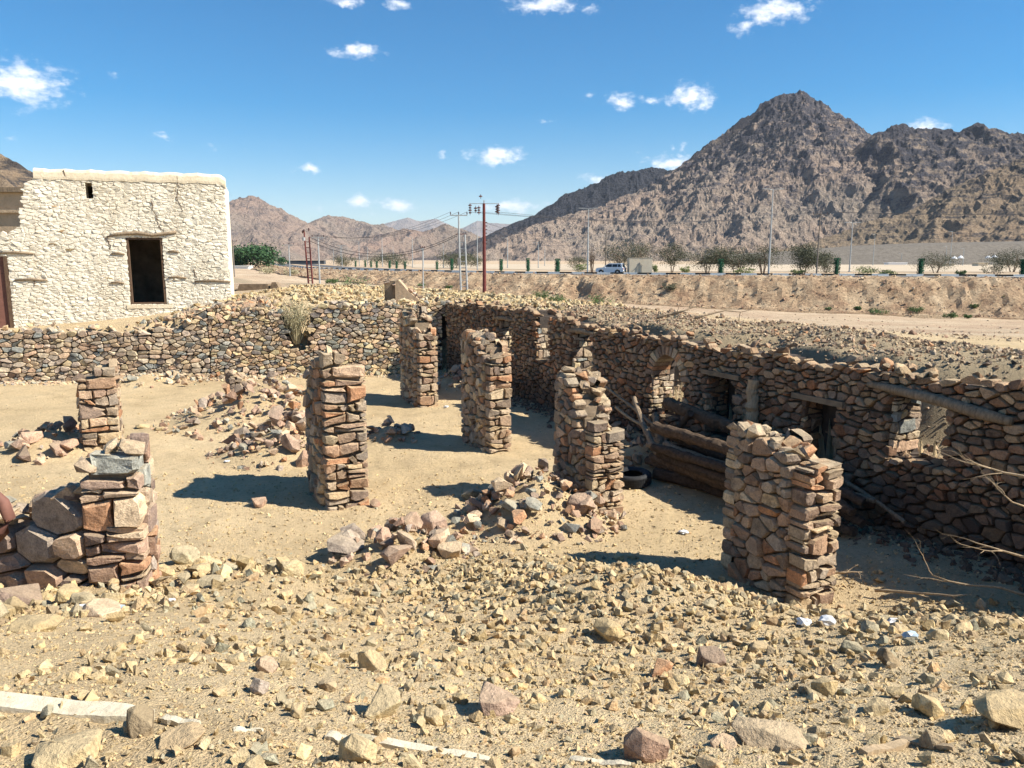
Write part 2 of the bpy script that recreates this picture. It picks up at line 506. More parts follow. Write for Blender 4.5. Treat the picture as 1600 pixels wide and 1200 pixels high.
def ground_mat():
    m, t, b = new_mat('sandy_ground')
    g = t.nodes.new('ShaderNodeNewGeometry')
    P = g.outputs['Position']
    big = pos_noise(t, .22, 5, .55, P)
    mid = pos_noise(t, 1.6, 6, .6, P)
    fine = pos_noise(t, 14, 8, .72, P)
    vf = pos_noise(t, 75, 4, .7, P)
    c = ramp(t, big, [(.3, (.49, .37, .21)), (.5, (.575, .44, .26)), (.68, (.63, .495, .305))])
    c = mix_col(t, .75, c, ramp(t, mid, [(.3, (.78, .76, .74)), (.5, (1, 1, 1)), (.7, (1.12, 1.1, 1.06))]), 'MULTIPLY')
    c = mix_col(t, .8, c, ramp(t, fine, [(.3, (.66, .63, .6)), (.48, (1, 1, 1)), (.72, (1.16, 1.15, 1.12))]), 'MULTIPLY')
    vo = N(t, 'ShaderNodeTexVoronoi', i_2=38.0)
    t.links.new(P, vo.inputs[0])
    peb = N(t, 'ShaderNodeMapRange')
    t.links.new(vo.outputs['Distance'], peb.inputs[0])
    peb.inputs[1].default_value = .42
    peb.inputs[2].default_value = .12
    pm = math_node(t, 'MULTIPLY', peb.outputs[0], ramp(t, mid, [(.42, (0, 0, 0)), (.62, (1, 1, 1))]))
    pc = mix_col(t, .5, (.42, .34, .24), vo.outputs['Color'], 'OVERLAY')
    c = mix_col(t, math_node(t, 'MULTIPLY', pm, .35), c, pc)
    # pinker soil far off, towards the wadi bank
    sp = t.nodes.new('ShaderNodeSeparateXYZ')
    t.links.new(P, sp.inputs[0])
    far = N(t, 'ShaderNodeMapRange')
    t.links.new(sp.outputs[1], far.inputs[0])
    far.inputs[1].default_value = 24
    far.inputs[2].default_value = 55
    pk = ramp(t, pos_noise(t, .09, 6, .62, P), [(.35, (.40, .285, .19)), (.55, (.48, .37, .25)), (.7, (.52, .42, .30))])
    pk = mix_col(t, .7, pk, ramp(t, pos_noise(t, 1.1, 7, .7, P), [(.35, (.62, .6, .58)), (.5, (1, 1, 1)), (.7, (1.15, 1.12, 1.08))]), 'MULTIPLY')
    c = mix_col(t, far.outputs[0], c, pk)
    # darker crumbled roof earth on the bench over the old rooms
    dp = N(t, 'ShaderNodeVectorMath', operation='DOT_PRODUCT')
    t.links.new(P, dp.inputs[0])
    dp.inputs[1].default_value = (.898, .441, 0)
    sb = math_node(t, 'ADD', dp.outputs['Value'], math_node(t, 'MULTIPLY', mid, 1.6))
    f1 = N(t, 'ShaderNodeMapRange')
    t.links.new(sb, f1.inputs[0])
    f1.inputs[1].default_value = 11.0
    f1.inputs[2].default_value = 12.0
    f2 = N(t, 'ShaderNodeMapRange')
    t.links.new(sb, f2.inputs[0])
    f2.inputs[1].default_value = 17.2
    f2.inputs[2].default_value = 15.6
    c = mix_col(t, math_node(t, 'MULTIPLY', math_node(t, 'MULTIPLY', f1.outputs[0], f2.outputs[0]), .8), c, mix_col(t, fine, (.20, .16, .105), (.40, .32, .21)))
    t.links.new(c, b.inputs['Base Color'])
    vo2 = N(t, 'ShaderNodeTexVoronoi', i_2=95.0)
    t.links.new(P, vo2.inputs[0])
    h = math_node(t, 'ADD', math_node(t, 'MULTIPLY', fine, 1.3), math_node(t, 'MULTIPLY', vf, .5))
    h = math_node(t, 'SUBTRACT', h, math_node(t, 'MULTIPLY', vo2.outputs['Distance'], .35))
    h = math_node(t, 'ADD', h, math_node(t, 'MULTIPLY', peb.outputs[0], .22))
    bump(t, b, h, .85, .05)
    return m


def bank_mat():
    m, t, b = new_mat('wadi_bank_soil')
    P = t.nodes.new('ShaderNodeNewGeometry').outputs['Position']
    c = ramp(t, pos_noise(t, .35, 6, .62, P), [(.33, (.31, .20, .125)), (.5, (.42, .30, .19)), (.68, (.52, .40, .265))])
    c = mix_col(t, .85, c, ramp(t, pos_noise(t, 3.0, 6, .75, P), [(.33, (.5, .46, .44)), (.5, (1, 1, 1)), (.68, (1.25, 1.22, 1.16))]), 'MULTIPLY')
    t.links.new(c, b.inputs['Base Color'])
    bump(t, b, pos_noise(t, 2.4, 8, .75, P), 1.0, .5)
    return m


def mountain_mat(name, low, dark, pink, zlo, zhi, sc=1.0, darkness=.5, strata=.5):
    m, t, b = new_mat(name, .95, .05)
    g = t.nodes.new('ShaderNodeNewGeometry')
    P = g.outputs['Position']
    sp = t.nodes.new('ShaderNodeSeparateXYZ')
    t.links.new(P, sp.inputs[0])
    hgt = N(t, 'ShaderNodeMapRange')
    t.links.new(sp.outputs[2], hgt.inputs[0])
    hgt.inputs[1].default_value = zlo
    hgt.inputs[2].default_value = zhi
    n1 = pos_noise(t, .006 * sc, 6, .62, P)
    n2 = pos_noise(t, .035 * sc, 7, .7, P)
    mpn = t.nodes.new('ShaderNodeMapping')
    mpn.inputs['Scale'].default_value = (.012 * sc, .012 * sc, .11 * sc)
    mpn.inputs['Rotation'].default_value = (.05, .07, 0)
    t.links.new(P, mpn.inputs[0])
    n3 = pos_noise(t, 1.0, 7, .7, mpn.outputs[0])
    n4 = pos_noise(t, .2 * sc, 5, .75, P)
    base = mix_col(t, ramp(t, n1, [(.38, (0, 0, 0)), (.62, (1, 1, 1))]), low, pink)
    v = math_node(t, 'MULTIPLY_ADD', hgt.outputs[0], darkness, -.25)
    v = math_node(t, 'ADD', v, math_node(t, 'MULTIPLY', math_node(t, 'SUBTRACT', n2, .5), 2.4))
    v = math_node(t, 'ADD', v, math_node(t, 'MULTIPLY', math_node(t, 'SUBTRACT', n3, .5), 3.2 * strata))
    v = math_node(t, 'ADD', v, math_node(t, 'MULTIPLY', math_node(t, 'SUBTRACT', n4, .5), 1.3))
    dm = N(t, 'ShaderNodeMapRange', interpolation_type='SMOOTHSTEP')
    t.links.new(v, dm.inputs[0])
    dm.inputs[1].default_value = -.05
    dm.inputs[2].default_value = .4
    c = mix_col(t, dm.outputs[0], base, dark)
    c = mix_col(t, .7, c, ramp(t, n4, [(.33, (.6, .6, .6)), (.5, (1, 1, 1)), (.68, (1.22, 1.2, 1.15))]), 'MULTIPLY')
    t.links.new(c, b.inputs['Base Color'])
    h = math_node(t, 'ADD', math_node(t, 'MULTIPLY', n2, 1.5), n4)
    h = math_node(t, 'ADD', h, math_node(t, 'MULTIPLY', n3, .6))
    bump(t, b, h, 1.0, 7 / sc)
    return m


def leaf_mat(name, cols):
    m, t, b = new_mat(name, .75, .25)
    src = t.nodes.new('ShaderNodeNewGeometry').outputs['Random Per Island']
    n = len(cols)
    c = ramp(t, src, [(i / n, cols[i]) for i in range(n)], 'CONSTANT')
    t.links.new(c, b.inputs['Base Color'])
    return m


def plaster_mat(name, col0, col1, dirt=(.30, .235, .15)):
    m, t, b = new_mat(name, .95, .1)
    P = t.nodes.new('ShaderNodeNewGeometry').outputs['Position']
    c = ramp(t, pos_noise(t, .8, 6, .6, P), [(.35, col0), (.65, col1)])
    c = mix_col(t, .7, c, ramp(t, pos_noise(t, 9, 6, .7, P), [(.32, (.78, .75, .70)), (.5, (1, 1, 1)), (.7, (1.07, 1.06, 1.05))]), 'MULTIPLY')
    mk = ramp(t, pos_noise(t, 3.5, 7, .75, P), [(.56, (0, 0, 0)), (.70, (1, 1, 1))])
    c = mix_col(t, math_node(t, 'MULTIPLY', mk, .6), c, dirt)
    st = N(t, 'ShaderNodeMapping')
    st.inputs['Scale'].default_value = (1.6, 1.6, .22)
    t.links.new(P, st.inputs[0])
    sk = ramp(t, pos_noise(t, 1.0, 6, .65, st.outputs[0]), [(.48, (0, 0, 0)), (.72, (1, 1, 1))])
    c = mix_col(t, math_node(t, 'MULTIPLY', sk, .38), c, (.45, .36, .24))
    t.links.new(c, b.inputs['Base Color'])
    bump(t, b, pos_noise(t, 11, 7, .7, P), .6, .04)
    return m


M = dict(
    ground=ground_mat(), bank=bank_mat(),
    warm_o=stone_mat('warm_fieldstone', WARM, 'obj'), warm_i=stone_mat('warm_fieldstone_small', WARM, 'isl'),
    tan_o=stone_mat('tan_fieldstone', TANS, 'obj'), tan_i=stone_mat('tan_fieldstone_small', TANS, 'isl'),
    cool_o=stone_mat('grey_fieldstone', COOL, 'obj'), cool_i=stone_mat('grey_fieldstone_small', COOL, 'isl'),
    dark_o=stone_mat('shaded_sooty_fieldstone', WARM_SHADED, 'obj', soot_shade=True), dark_i=stone_mat('shaded_sooty_fieldstone_small', WARM_SHADED, 'isl', soot_shade=True),
    pink_o=stone_mat('broken_stone', PINK, 'obj', dust=.3), pink_i=stone_mat('broken_stone_small', PINK, 'isl', dust=.3),
    sand_o=stone_mat('dusty_stone', SAND, 'obj', dust=.5), sand_i=stone_mat('dusty_gravel', SAND, 'isl', dust=.5),
    clod=stone_mat('earth_clods', [(.575, .43, .24), (.53, .39, .215), (.60, .46, .27), (.49, .36, .20), (.55, .42, .25)], 'isl', dust=.6, dustc=(.55, .42, .21)),
    bank_i=stone_mat('bank_gravel', BANKC, 'isl', dust=.3, dustc=(.45, .33, .22)),
    mud=simple_mat('mud_mortar', (.22, .165, .11), nscale=5, var=.35, bstr=.6, bdist=.03),
    soot_shade=simple_mat('shade_dark_mud', (.07, .055, .045), nscale=5, var=.4, bstr=.5, bdist=.03),  # mud darkened to paint shade into joints and niches
    wood=simple_mat('weathered_wood', (.26, .195, .13), nscale=3, var=.45, bstr=.8, bdist=.015, stretch=(9, 9, 1.2)),
    palm=simple_mat('palm_trunk_bark', (.085, .062, .045), nscale=3, var=.5, bstr=1.0, bdist=.03, stretch=(5, 5, 6)),
    palml=simple_mat('orange_palm_bark', (.125, .085, .055), nscale=3, var=.5, bstr=1.0, bdist=.03, stretch=(5, 5, 6)),
    branch=simple_mat('pale_dry_branch', (.36, .27, .17), nscale=6, var=.3, bstr=.5, bdist=.01, stretch=(6, 6, 1)),
    rubber=simple_mat('tyre_rubber', (.025, .026, .028), rough=.75, nscale=20, var=.3, bstr=.3, bdist=.005),
    plaster=plaster_mat('cream_plaster', (.66, .60, .48), (.75, .70, .585)),
    plaster_s=plaster_mat('smooth_cream_plaster', (.63, .54, .39), (.70, .62, .47)),
    pinkp=plaster_mat('pink_mud_plaster', (.42, .30, .19), (.50, .37, .25)),
    tanp=plaster_mat('tan_plaster', (.50, .37, .24), (.58, .44, .29)),
    frame=simple_mat('dark_wood_frame', (.11, .07, .045), nscale=8, var=.4, bstr=.5, stretch=(6, 6, 1)),
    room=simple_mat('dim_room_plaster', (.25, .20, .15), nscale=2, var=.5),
    white=plaster_mat('dirty_white_board', (.50, .44, .32), (.60, .54, .42)),
    plastic=simple_mat('crumpled_plastic', (.62, .63, .64), rough=.35, nscale=15, var=.1, bstr=.3, spec=.5),
    blueplastic=simple_mat('pale_blue_plastic', (.34, .42, .47), rough=.35, nscale=15, var=.1, bstr=.2, spec=.5),
    asphalt=simple_mat('asphalt', (.10, .10, .10), nscale=8, var=.2),
    kerbw=simple_mat('kerb_white_paint', (.66, .68, .66), nscale=5, var=.12, bstr=.1),
    verge=simple_mat('grey_concrete', (.42, .41, .38), nscale=2, var=.15, bstr=.2),
    kerbb=simple_mat('kerb_black_paint', (.03, .035, .035), nscale=5, var=.2, bstr=.1),
    steel=simple_mat('galvanised_steel', (.38, .40, .40), rough=.55, nscale=3, var=.15, bstr=.05, metal=.35),
    rust=simple_mat('rust_painted_steel', (.13, .035, .03), rough=.6, nscale=4, var=.25, bstr=.1),
    polew=simple_mat('grey_wood_pole', (.20, .17, .14), nscale=5, var=.2, bstr=.3),
    wire=simple_mat('dark_conductor', (.05, .05, .055), rough=.5, nscale=5, var=.1, bstr=0),
    insul=simple_mat('brown_ceramic_insulator', (.07, .03, .025), rough=.3, nscale=5, var=.2, bstr=0, spec=.5),
    carw=simple_mat('white_car_paint', (.75, .77, .79), rough=.25, nscale=2, var=.03, bstr=0, spec=.5),
    glass=simple_mat('tinted_car_glass', (.02, .025, .03), rough=.08, nscale=2, var=.1, bstr=0, spec=.6),
    tail=simple_mat('red_tail_lamp', (.35, .02, .02), rough=.3, nscale=2, var=.1, bstr=0),
    chrome=simple_mat('silver_trim', (.5, .5, .52), rough=.3, nscale=2, var=.05, bstr=0, metal=.8),
    cream=plaster_mat('cream_render', (.66, .55, .40), (.70, .60, .44)),
    conduit=simple_mat('grey_conduit', (.25, .24, .22), nscale=3, var=.1, bstr=0),
    darkleaf=leaf_mat('dark_green_leaves', [(.022, .060, .022), (.035, .085, .03), (.05, .11, .04), (.028, .07, .03), (.06, .12, .045)]),
    acacia=leaf_mat('dusty_acacia_leaves', [(.075, .08, .045), (.10, .10, .058), (.055, .062, .036), (.125, .12, .075), (.08, .09, .045)]),
    grass=leaf_mat('yellow_green_shrub_leaves', [(.22, .25, .08), (.17, .20, .07), (.27, .28, .11), (.14, .17, .07)]),
    weed=leaf_mat('green_weed_leaves', [(.07, .13, .04), (.10, .17, .05), (.13, .18, .07), (.06, .10, .035)]),
    dry=leaf_mat('dry_bush_twigs', [(.36, .32, .19), (.30, .27, .16), (.42, .37, .24), (.25, .235, .14)]),
    topi=leaf_mat('topiary_leaves', [(.012, .08, .035), (.02, .12, .055), (.008, .055, .025), (.04, .19, .09)]),
    bark=simple_mat('tree_bark', (.16, .115, .08), nscale=6, var=.3),
    roofw=simple_mat('white_cloth_roof', (.8, .8, .8), nscale=2, var=.05, bstr=0),
    clay=simple_mat('red_brown_clay', (.17, .08, .06), nscale=9, var=.15, bstr=.1, rough=.7),
    shed_roof=simple_mat('dark_roofing', (.06, .07, .08), nscale=2, var=.2, bstr=0),  # even dark colour for the far shed
    mt_main=mountain_mat('dark_varnished_rock', (.31, .255, .205), (.082, .077, .088), (.36, .27, .21), 10, 330, 1.25, .82, .35),
    mt_east=mountain_mat('dark_east_rock', (.29, .235, .18), (.07, .067, .078), (.33, .25, .19), 10, 230, 1.25, .8, .35),
    mt_dark=mountain_mat('cloud_shaded_rock', (.10, .088, .085), (.040, .042, .052), (.12, .095, .085), 0, 170, .9, 1.2, .4),  # cloud shadow on the shoulder painted into the rock colour
    mt_left=mountain_mat('tan_granite_slopes', (.27, .215, .17), (.12, .10, .095), (.34, .235, .18), 0, 240, .55, .30, .3),
    mt_far=mountain_mat('far_rock', (.26, .21, .18), (.15, .13, .12), (.28, .22, .18), 0, 700, .2, .2, .2),
    mt_hill=mountain_mat('near_hill_rock', (.27, .21, .145), (.085, .075, .072), (.31, .225, .15), 0, 90, 1.6, .35, .9),
    berm=simple_mat('grey_gravel_berm', (.15, .13, .105), nscale=.5, var=.3, bstr=.5, bdist=.5),
    paleground=simple_mat('pale_sand', (.46, .375, .27), nscale=.1, var=.1, bstr=.2, bdist=.2),
)


# ------------------------------------------------------------------ object helpers
def mesh_of(name, verts, faces, mat=None, smooth=False):
    me = bpy.data.meshes.new(name)
    me.from_pydata([tuple(v) for v in verts], [], [tuple(f) for f in faces])
    if mat:
        for m_ in (mat if isinstance(mat, (list, tuple)) else [mat]):
            me.materials.append(m_)
    if smooth:
        me.polygons.foreach_set('use_smooth', [True] * len(me.polygons))
    return me


def fast_mesh(name, V, F, mat, smooth=False):
    """V (n,3), F (m,3) triangles, numpy"""
    me = bpy.data.meshes.new(name)
    me.vertices.add(len(V))
    me.vertices.foreach_set('co', np.asarray(V, np.float32).ravel())
    k = F.shape[1]
    me.loops.add(F.size)
    me.loops.foreach_set('vertex_index', np.asarray(F, np.int32).ravel())
    me.polygons.add(len(F))
    me.polygons.foreach_set('loop_start', np.arange(0, F.size, k, dtype=np.int32))
    me.polygons.foreach_set('loop_total', np.full(len(F), k, np.int32))
    me.polygons.foreach_set('use_smooth', np.full(len(F), smooth))
    me.update(calc_edges=True)
    if mat:
        me.materials.append(mat)
    return me


def link(name, data, loc=(0, 0, 0), parent=None, rot=None):
    o = bpy.data.objects.new(name, data)
    o.location = loc
    if rot is not None:
        o.rotation_euler = rot
    if parent is not None:
        o.parent = parent
    col.objects.link(o)
    return o


def tag(o, label=None, cat=None, group=None, kind=None):
    for k, v in (('label', label), ('category', cat), ('group', group), ('kind', kind)):
        if v:
            o[k] = v
    return o


def thing(name, loc, label, cat, group=None, rotz=0):
    o = link(name, None, loc, rot=(0, 0, rotz))
    o.empty_display_size = .2
    return tag(o, label, cat, group, 'thing')


class MB:
    def __init__(self):
        self.v = []
        self.f = []

    def add(self, vs, fs):
        k = len(self.v)
        self.v += [tuple(p) for p in vs]
        self.f += [tuple(i + k for i in f) for f in fs]

    def box(self, x0, x1, y0, y1, z0, z1, M4=None):
        vs = [(x, y, z) for z in (z0, z1) for y in (y0, y1) for x in (x0, x1)]
        if M4 is not None:
            vs = [tuple(M4 @ Vector(p)) for p in vs]
        self.add(vs, [(0, 2, 3, 1), (4, 5, 7, 6), (0, 1, 5, 4), (2, 6, 7, 3), (0, 4, 6, 2), (1, 3, 7, 5)])

    def tube(self, pts, radii, n=8, caps=True):
        pts = [Vector(p) for p in pts]
        if isinstance(radii, (int, float)):
            radii = [radii] * len(pts)
        rings = []
        up = Vector((0, 0, 1))
        for i, p in enumerate(pts):
            d = (pts[min(i + 1, len(pts) - 1)] - pts[max(i - 1, 0)]).normalized()
            if abs(d.dot(up)) > .95:
                ref = Vector((1, 0, 0))
            else:
                ref = up
            a = d.cross(ref).normalized()
            b = d.cross(a).normalized()
            rings.append([p + (a * math.cos(2 * PI * k / n) + b * math.sin(2 * PI * k / n)) * radii[i] for k in range(n)])
        vs = [q for r in rings for q in r]
        fs = []
        for i in range(len(pts) - 1):
            for k in range(n):
                k2 = (k + 1) % n
                fs.append((i * n + k, i * n + k2, (i + 1) * n + k2, (i + 1) * n + k))
        if caps:
            fs.append(tuple(range(n))[::-1])
            fs.append(tuple((len(pts) - 1) * n + k for k in range(n)))
        self.add(vs, fs)

    def build(self, name, mat, parent=None, loc=(0, 0, 0), smooth=False):
        return link(name, mesh_of(name, self.v, self.f, mat, smooth), loc, parent)


# ------------------------------------------------------------------ rocks: broken, angular stones
def rock_proto(name, seed, n=15, shape=(1, .8, .6), bevel=False):
    r = random.Random(seed)
    bm = bmesh.new()
    for i in range(n):
        while True:
            p = Vector((r.uniform(-1, 1), r.uniform(-1, 1), r.uniform(-1, 1)))
            q = (abs(p.x) ** 3.2 + abs(p.y) ** 3.2 + abs(p.z) ** 3.2)
            if .25 < q < 1.0:
                break
        p = p * ((1.0 / q) ** (1 / 3.2)) * r.uniform(.86, 1)
        bm.verts.new((p.x * shape[0] * .5, p.y * shape[1] * .5, p.z * shape[2] * .5))
    res = bmesh.ops.convex_hull(bm, input=bm.verts[:])
    bmesh.ops.delete(bm, geom=list({e for e in res['geom_interior'] + res['geom_unused'] if isinstance(e, bmesh.types.BMVert)}), context='VERTS')
    if bevel:
        bmesh.ops.dissolve_limit(bm, angle_limit=.2, verts=bm.verts[:], edges=bm.edges[:])
        bmesh.ops.bevel(bm, geom=bm.edges[:], offset=.018, segments=1, affect='EDGES', profile=.5)
    bmesh.ops.triangulate(bm, faces=bm.faces[:])
    me = bpy.data.meshes.new(name)
    bm.to_mesh(me)
    bm.free()
    return me


ROCKS = {}


def rocks(mat_key, big=False):
    k = (mat_key, big)
    if k not in ROCKS:
        out = []
        for i in range(12 if big else 26):
            r = random.Random(i * 7 + 3)
            sh = (1, r.uniform(.72, 1), r.uniform(.6, .9)) if big else (1, r.uniform(.6, .95), r.uniform(.35, .85))
            me = rock_proto('stone', 100 + i + (500 if big else 0), r.choice((10, 12, 14)) if not big else 17, sh, big)
            me.materials.append(M[mat_key])
            out.append(me)
        ROCKS[k] = out
    return ROCKS[k]


def place_rock(mat_key, p, size, parent=None, name='stone', big=False, rnd=random, flat=.5, rot=None):
    me = rnd.choice(rocks(mat_key, big))
    o = link(name, me, p, parent)
    o.scale = (size * rnd.uniform(.9, 1.15), size * rnd.uniform(.85, 1.1), size * rnd.uniform(.8, 1.1))
    o.rotation_euler = rot if rot else (rnd.gauss(0, flat), rnd.gauss(0, flat), rnd.uniform(0, 2 * PI))
    return o


PROTO_NP = []
for i in range(18):
    r_ = random.Random(900 + i)
    me_ = rock_proto('pebble', 700 + i, (6 if i % 3 else 7) if i < 9 else r_.choice((9, 10, 11)), (1, r_.uniform(.65, .95), r_.uniform(.5, .9)))
    v_ = np.array([tuple(v.co) for v in me_.vertices])
    f_ = np.array([tuple(p.vertices) for p in me_.polygons])
    PROTO_NP.append((v_, f_))
    bpy.data.meshes.remove(me_)


def bake_pebbles(name, P, S, mat, rs, parent=None, tilt=.38):
    """one mesh out of thousands of small stones at P (n,3) with sizes S"""
    n = len(P)
    which = np.where(S < np.quantile(S, .62), rs.randint(0, 9, n), rs.randint(9, len(PROTO_NP), n))
    ang = rs.uniform(0, 2 * PI, n)
    ta = rs.normal(0, tilt, n)
    tb = rs.normal(0, tilt, n)
    VV = []
    FF = []
    k = 0
    for j, (pv, pf) in enumerate(PROTO_NP):
        ids = np.nonzero(which == j)[0]
        if not len(ids):
            continue
        ca, sa = np.cos(ang[ids]), np.sin(ang[ids])
        cx, sx = np.cos(ta[ids]), np.sin(ta[ids])
        cy, sy = np.cos(tb[ids]), np.sin(tb[ids])
        v = pv[None] * S[ids][:, None, None] * rs.uniform(.8, 1.2, (len(ids), 1, 3))
        x, y, z = v[..., 0], v[..., 1], v[..., 2]
        y, z = y * cx[:, None] - z * sx[:, None], y * sx[:, None] + z * cx[:, None]
        x, z = x * cy[:, None] + z * sy[:, None], -x * sy[:, None] + z * cy[:, None]
        x, y = x * ca[:, None] - y * sa[:, None], x * sa[:, None] + y * ca[:, None]
        v = np.stack([x, y, z], -1) + P[ids][:, None, :]
        VV.append(v.reshape(-1, 3))
        f = pf[None] + (np.arange(len(ids)) * len(pv))[:, None, None] + k
        FF.append(f.reshape(-1, 3))
        k += len(ids) * len(pv)
    me = fast_mesh(name, np.concatenate(VV), np.concatenate(FF), mat)
    return link(name, me, parent=parent)


# ------------------------------------------------------------------ rubble masonry
def clip(poly, nx, ny, d):
    """keep points with nx*x+ny*y <= d"""
    out = []
    n = len(poly)
    for i in range(n):
        a = poly[i]
        b = poly[(i + 1) % n]
        da = nx * a[0] + ny * a[1] - d
        db = nx * b[0] + ny * b[1] - d
        if da <= 0:
            out.append(a)
        if (da < 0 < db) or (db < 0 < da):
            t = da / (da - db)
            out.append((a[0] + (b[0] - a[0]) * t, a[1] + (b[1] - a[1]) * t))
    return out


def cells(u0, u1, z0, ztop, sw, sh, rnd, jit=.35, gap=.012, holes=(), H=None, asp=None):
    """irregular stones covering a wall face: power diagram of jittered, coursed seeds"""
    asp = asp or sw / sh
    seeds = []
    z = z0
    while z < ztop + sh:
        h = sh * rnd.uniform(.6, 1.4)
        u = u0 - rnd.uniform(0, sw)
        while u < u1 + sw:
            wd = sw * rnd.choice((.5, .75, .95, 1.2, 1.7))
            seeds.append((u + wd / 2 + rnd.gauss(0, jit * sw * .35), (z + h / 2 + rnd.gauss(0, jit * sh * .5)) * asp, rnd.uniform(-.06, .06) * sw * sw * jit * 2))
            if rnd.random() < .30:      # a small filler stone
                seeds.append((u + wd, (z + h * rnd.uniform(0, 1)) * asp, -.14 * sw * sw * rnd.random()))
            u += wd
        z += h
    cs = sw * 1.5
    grid = {}
    for i, s in enumerate(seeds):
        grid.setdefault((int(s[0] // cs), int(s[1] // cs)), []).append(i)
    out = []
    for i, (x, y, wt) in enumerate(seeds):
        if x < u0 - .3 * sw or x > u1 + .3 * sw or y / asp < z0 - .3 * sh:
            continue
        if H and y / asp > H(min(max(x, u0), u1)):
            continue
        inhole = False
        for h in holes:
            if h['u0'] < x < h['u1'] and h['z0'] < y / asp < h['z1']:
                inhole = True
            if 'arch' in h and math.hypot(x - (h['u0'] + h['u1']) / 2, y / asp - h['spring']) < h['arch'] + h.get('ring', 0) + .03 and y / asp > h['spring']:
                inhole = True
        if inhole:
            continue
        poly = [(x - sw * 1.6, y - sw * 1.6), (x + sw * 1.6, y - sw * 1.6), (x + sw * 1.6, y + sw * 1.6), (x - sw * 1.6, y + sw * 1.6)]
        gx, gy = int(x // cs), int(y // cs)
        for ax in (-1, 0, 1):
            for ay in (-1, 0, 1):
                for j in grid.get((gx + ax, gy + ay), ()):
                    if j == i:
                        continue
                    dx = seeds[j][0] - x
                    dy = seeds[j][1] - y
                    L = math.hypot(dx, dy)
                    if L < 1e-4 or L > sw * 3:
                        continue
                    m = L / 2 + (wt - seeds[j][2]) / (2 * L) - gap * (asp if abs(dy) > abs(dx) else 1) * .8
                    nx, ny = dx / L, dy / L
                    poly = clip(poly, nx, ny, nx * x + ny * y + m)
                    if len(poly) < 3:
                        break
                if len(poly) < 3:
                    break
        if len(poly) < 3:
            continue
        poly = [(p[0], p[1] / asp) for p in poly]
        poly = clip(poly, -1, 0, -u0 - rnd.uniform(-.01, .01))
        poly = clip(poly, 1, 0, u1 + rnd.uniform(-.01, .01)) if len(poly) > 2 else poly
        poly = clip(poly, 0, -1, -z0) if len(poly) > 2 else poly
        yy = y / asp
        for h in holes:
            if len(poly) < 3:
                break
            if 'arch' in h and yy > h['spring']:
                cxh = (h['u0'] + h['u1']) / 2
                R = h['arch'] + h.get('ring', 0) + .01
                d = math.hypot(x - cxh, yy - h['spring'])
                if d < R + sw:
                    nx, ny = -(x - cxh) / d, -(yy - h['spring']) / d
                    poly = clip(poly, nx, ny, nx * cxh + ny * h['spring'] - R)
                continue
            top = h['spring'] if 'arch' in h else h['z1']
            ds = [(h['u0'] - x, (1, 0, h['u0'])), (x - h['u1'], (-1, 0, -h['u1'])), (h['z0'] - yy, (0, 1, h['z0'])), (yy - top, (0, -1, -top))]
            best = max(ds, key=lambda q: q[0])
            poly = clip(poly, *best[1])
        if len(poly) < 3:
            continue
        # drop very short edges, then knock the corners off
        q = []
        for k in range(len(poly)):
            if math.dist(poly[k], poly[k - 1]) > .022:
                q.append(poly[k])
        if len(q) < 3:
            continue
        r = []
        for k in range(len(q)):
            a, b, c = Vector(q[k - 1]), Vector(q[k]), Vector(q[(k + 1) % len(q)])
            ang = (a - b).angle(c - b, 3)
            if ang < 1.9 and len(q) < 8:
                f = rnd.uniform(.10, .30)
                r.append(tuple(b + (a - b) * f))
                r.append(tuple(b + (c - b) * f))
            else:
                r.append(tuple(b))
        A = .5 * abs(sum(r[k - 1][0] * r[k][1] - r[k][0] * r[k - 1][1] for k in range(len(r))))
        if A < .0012:
            continue
        out.append((r, A))
    return out


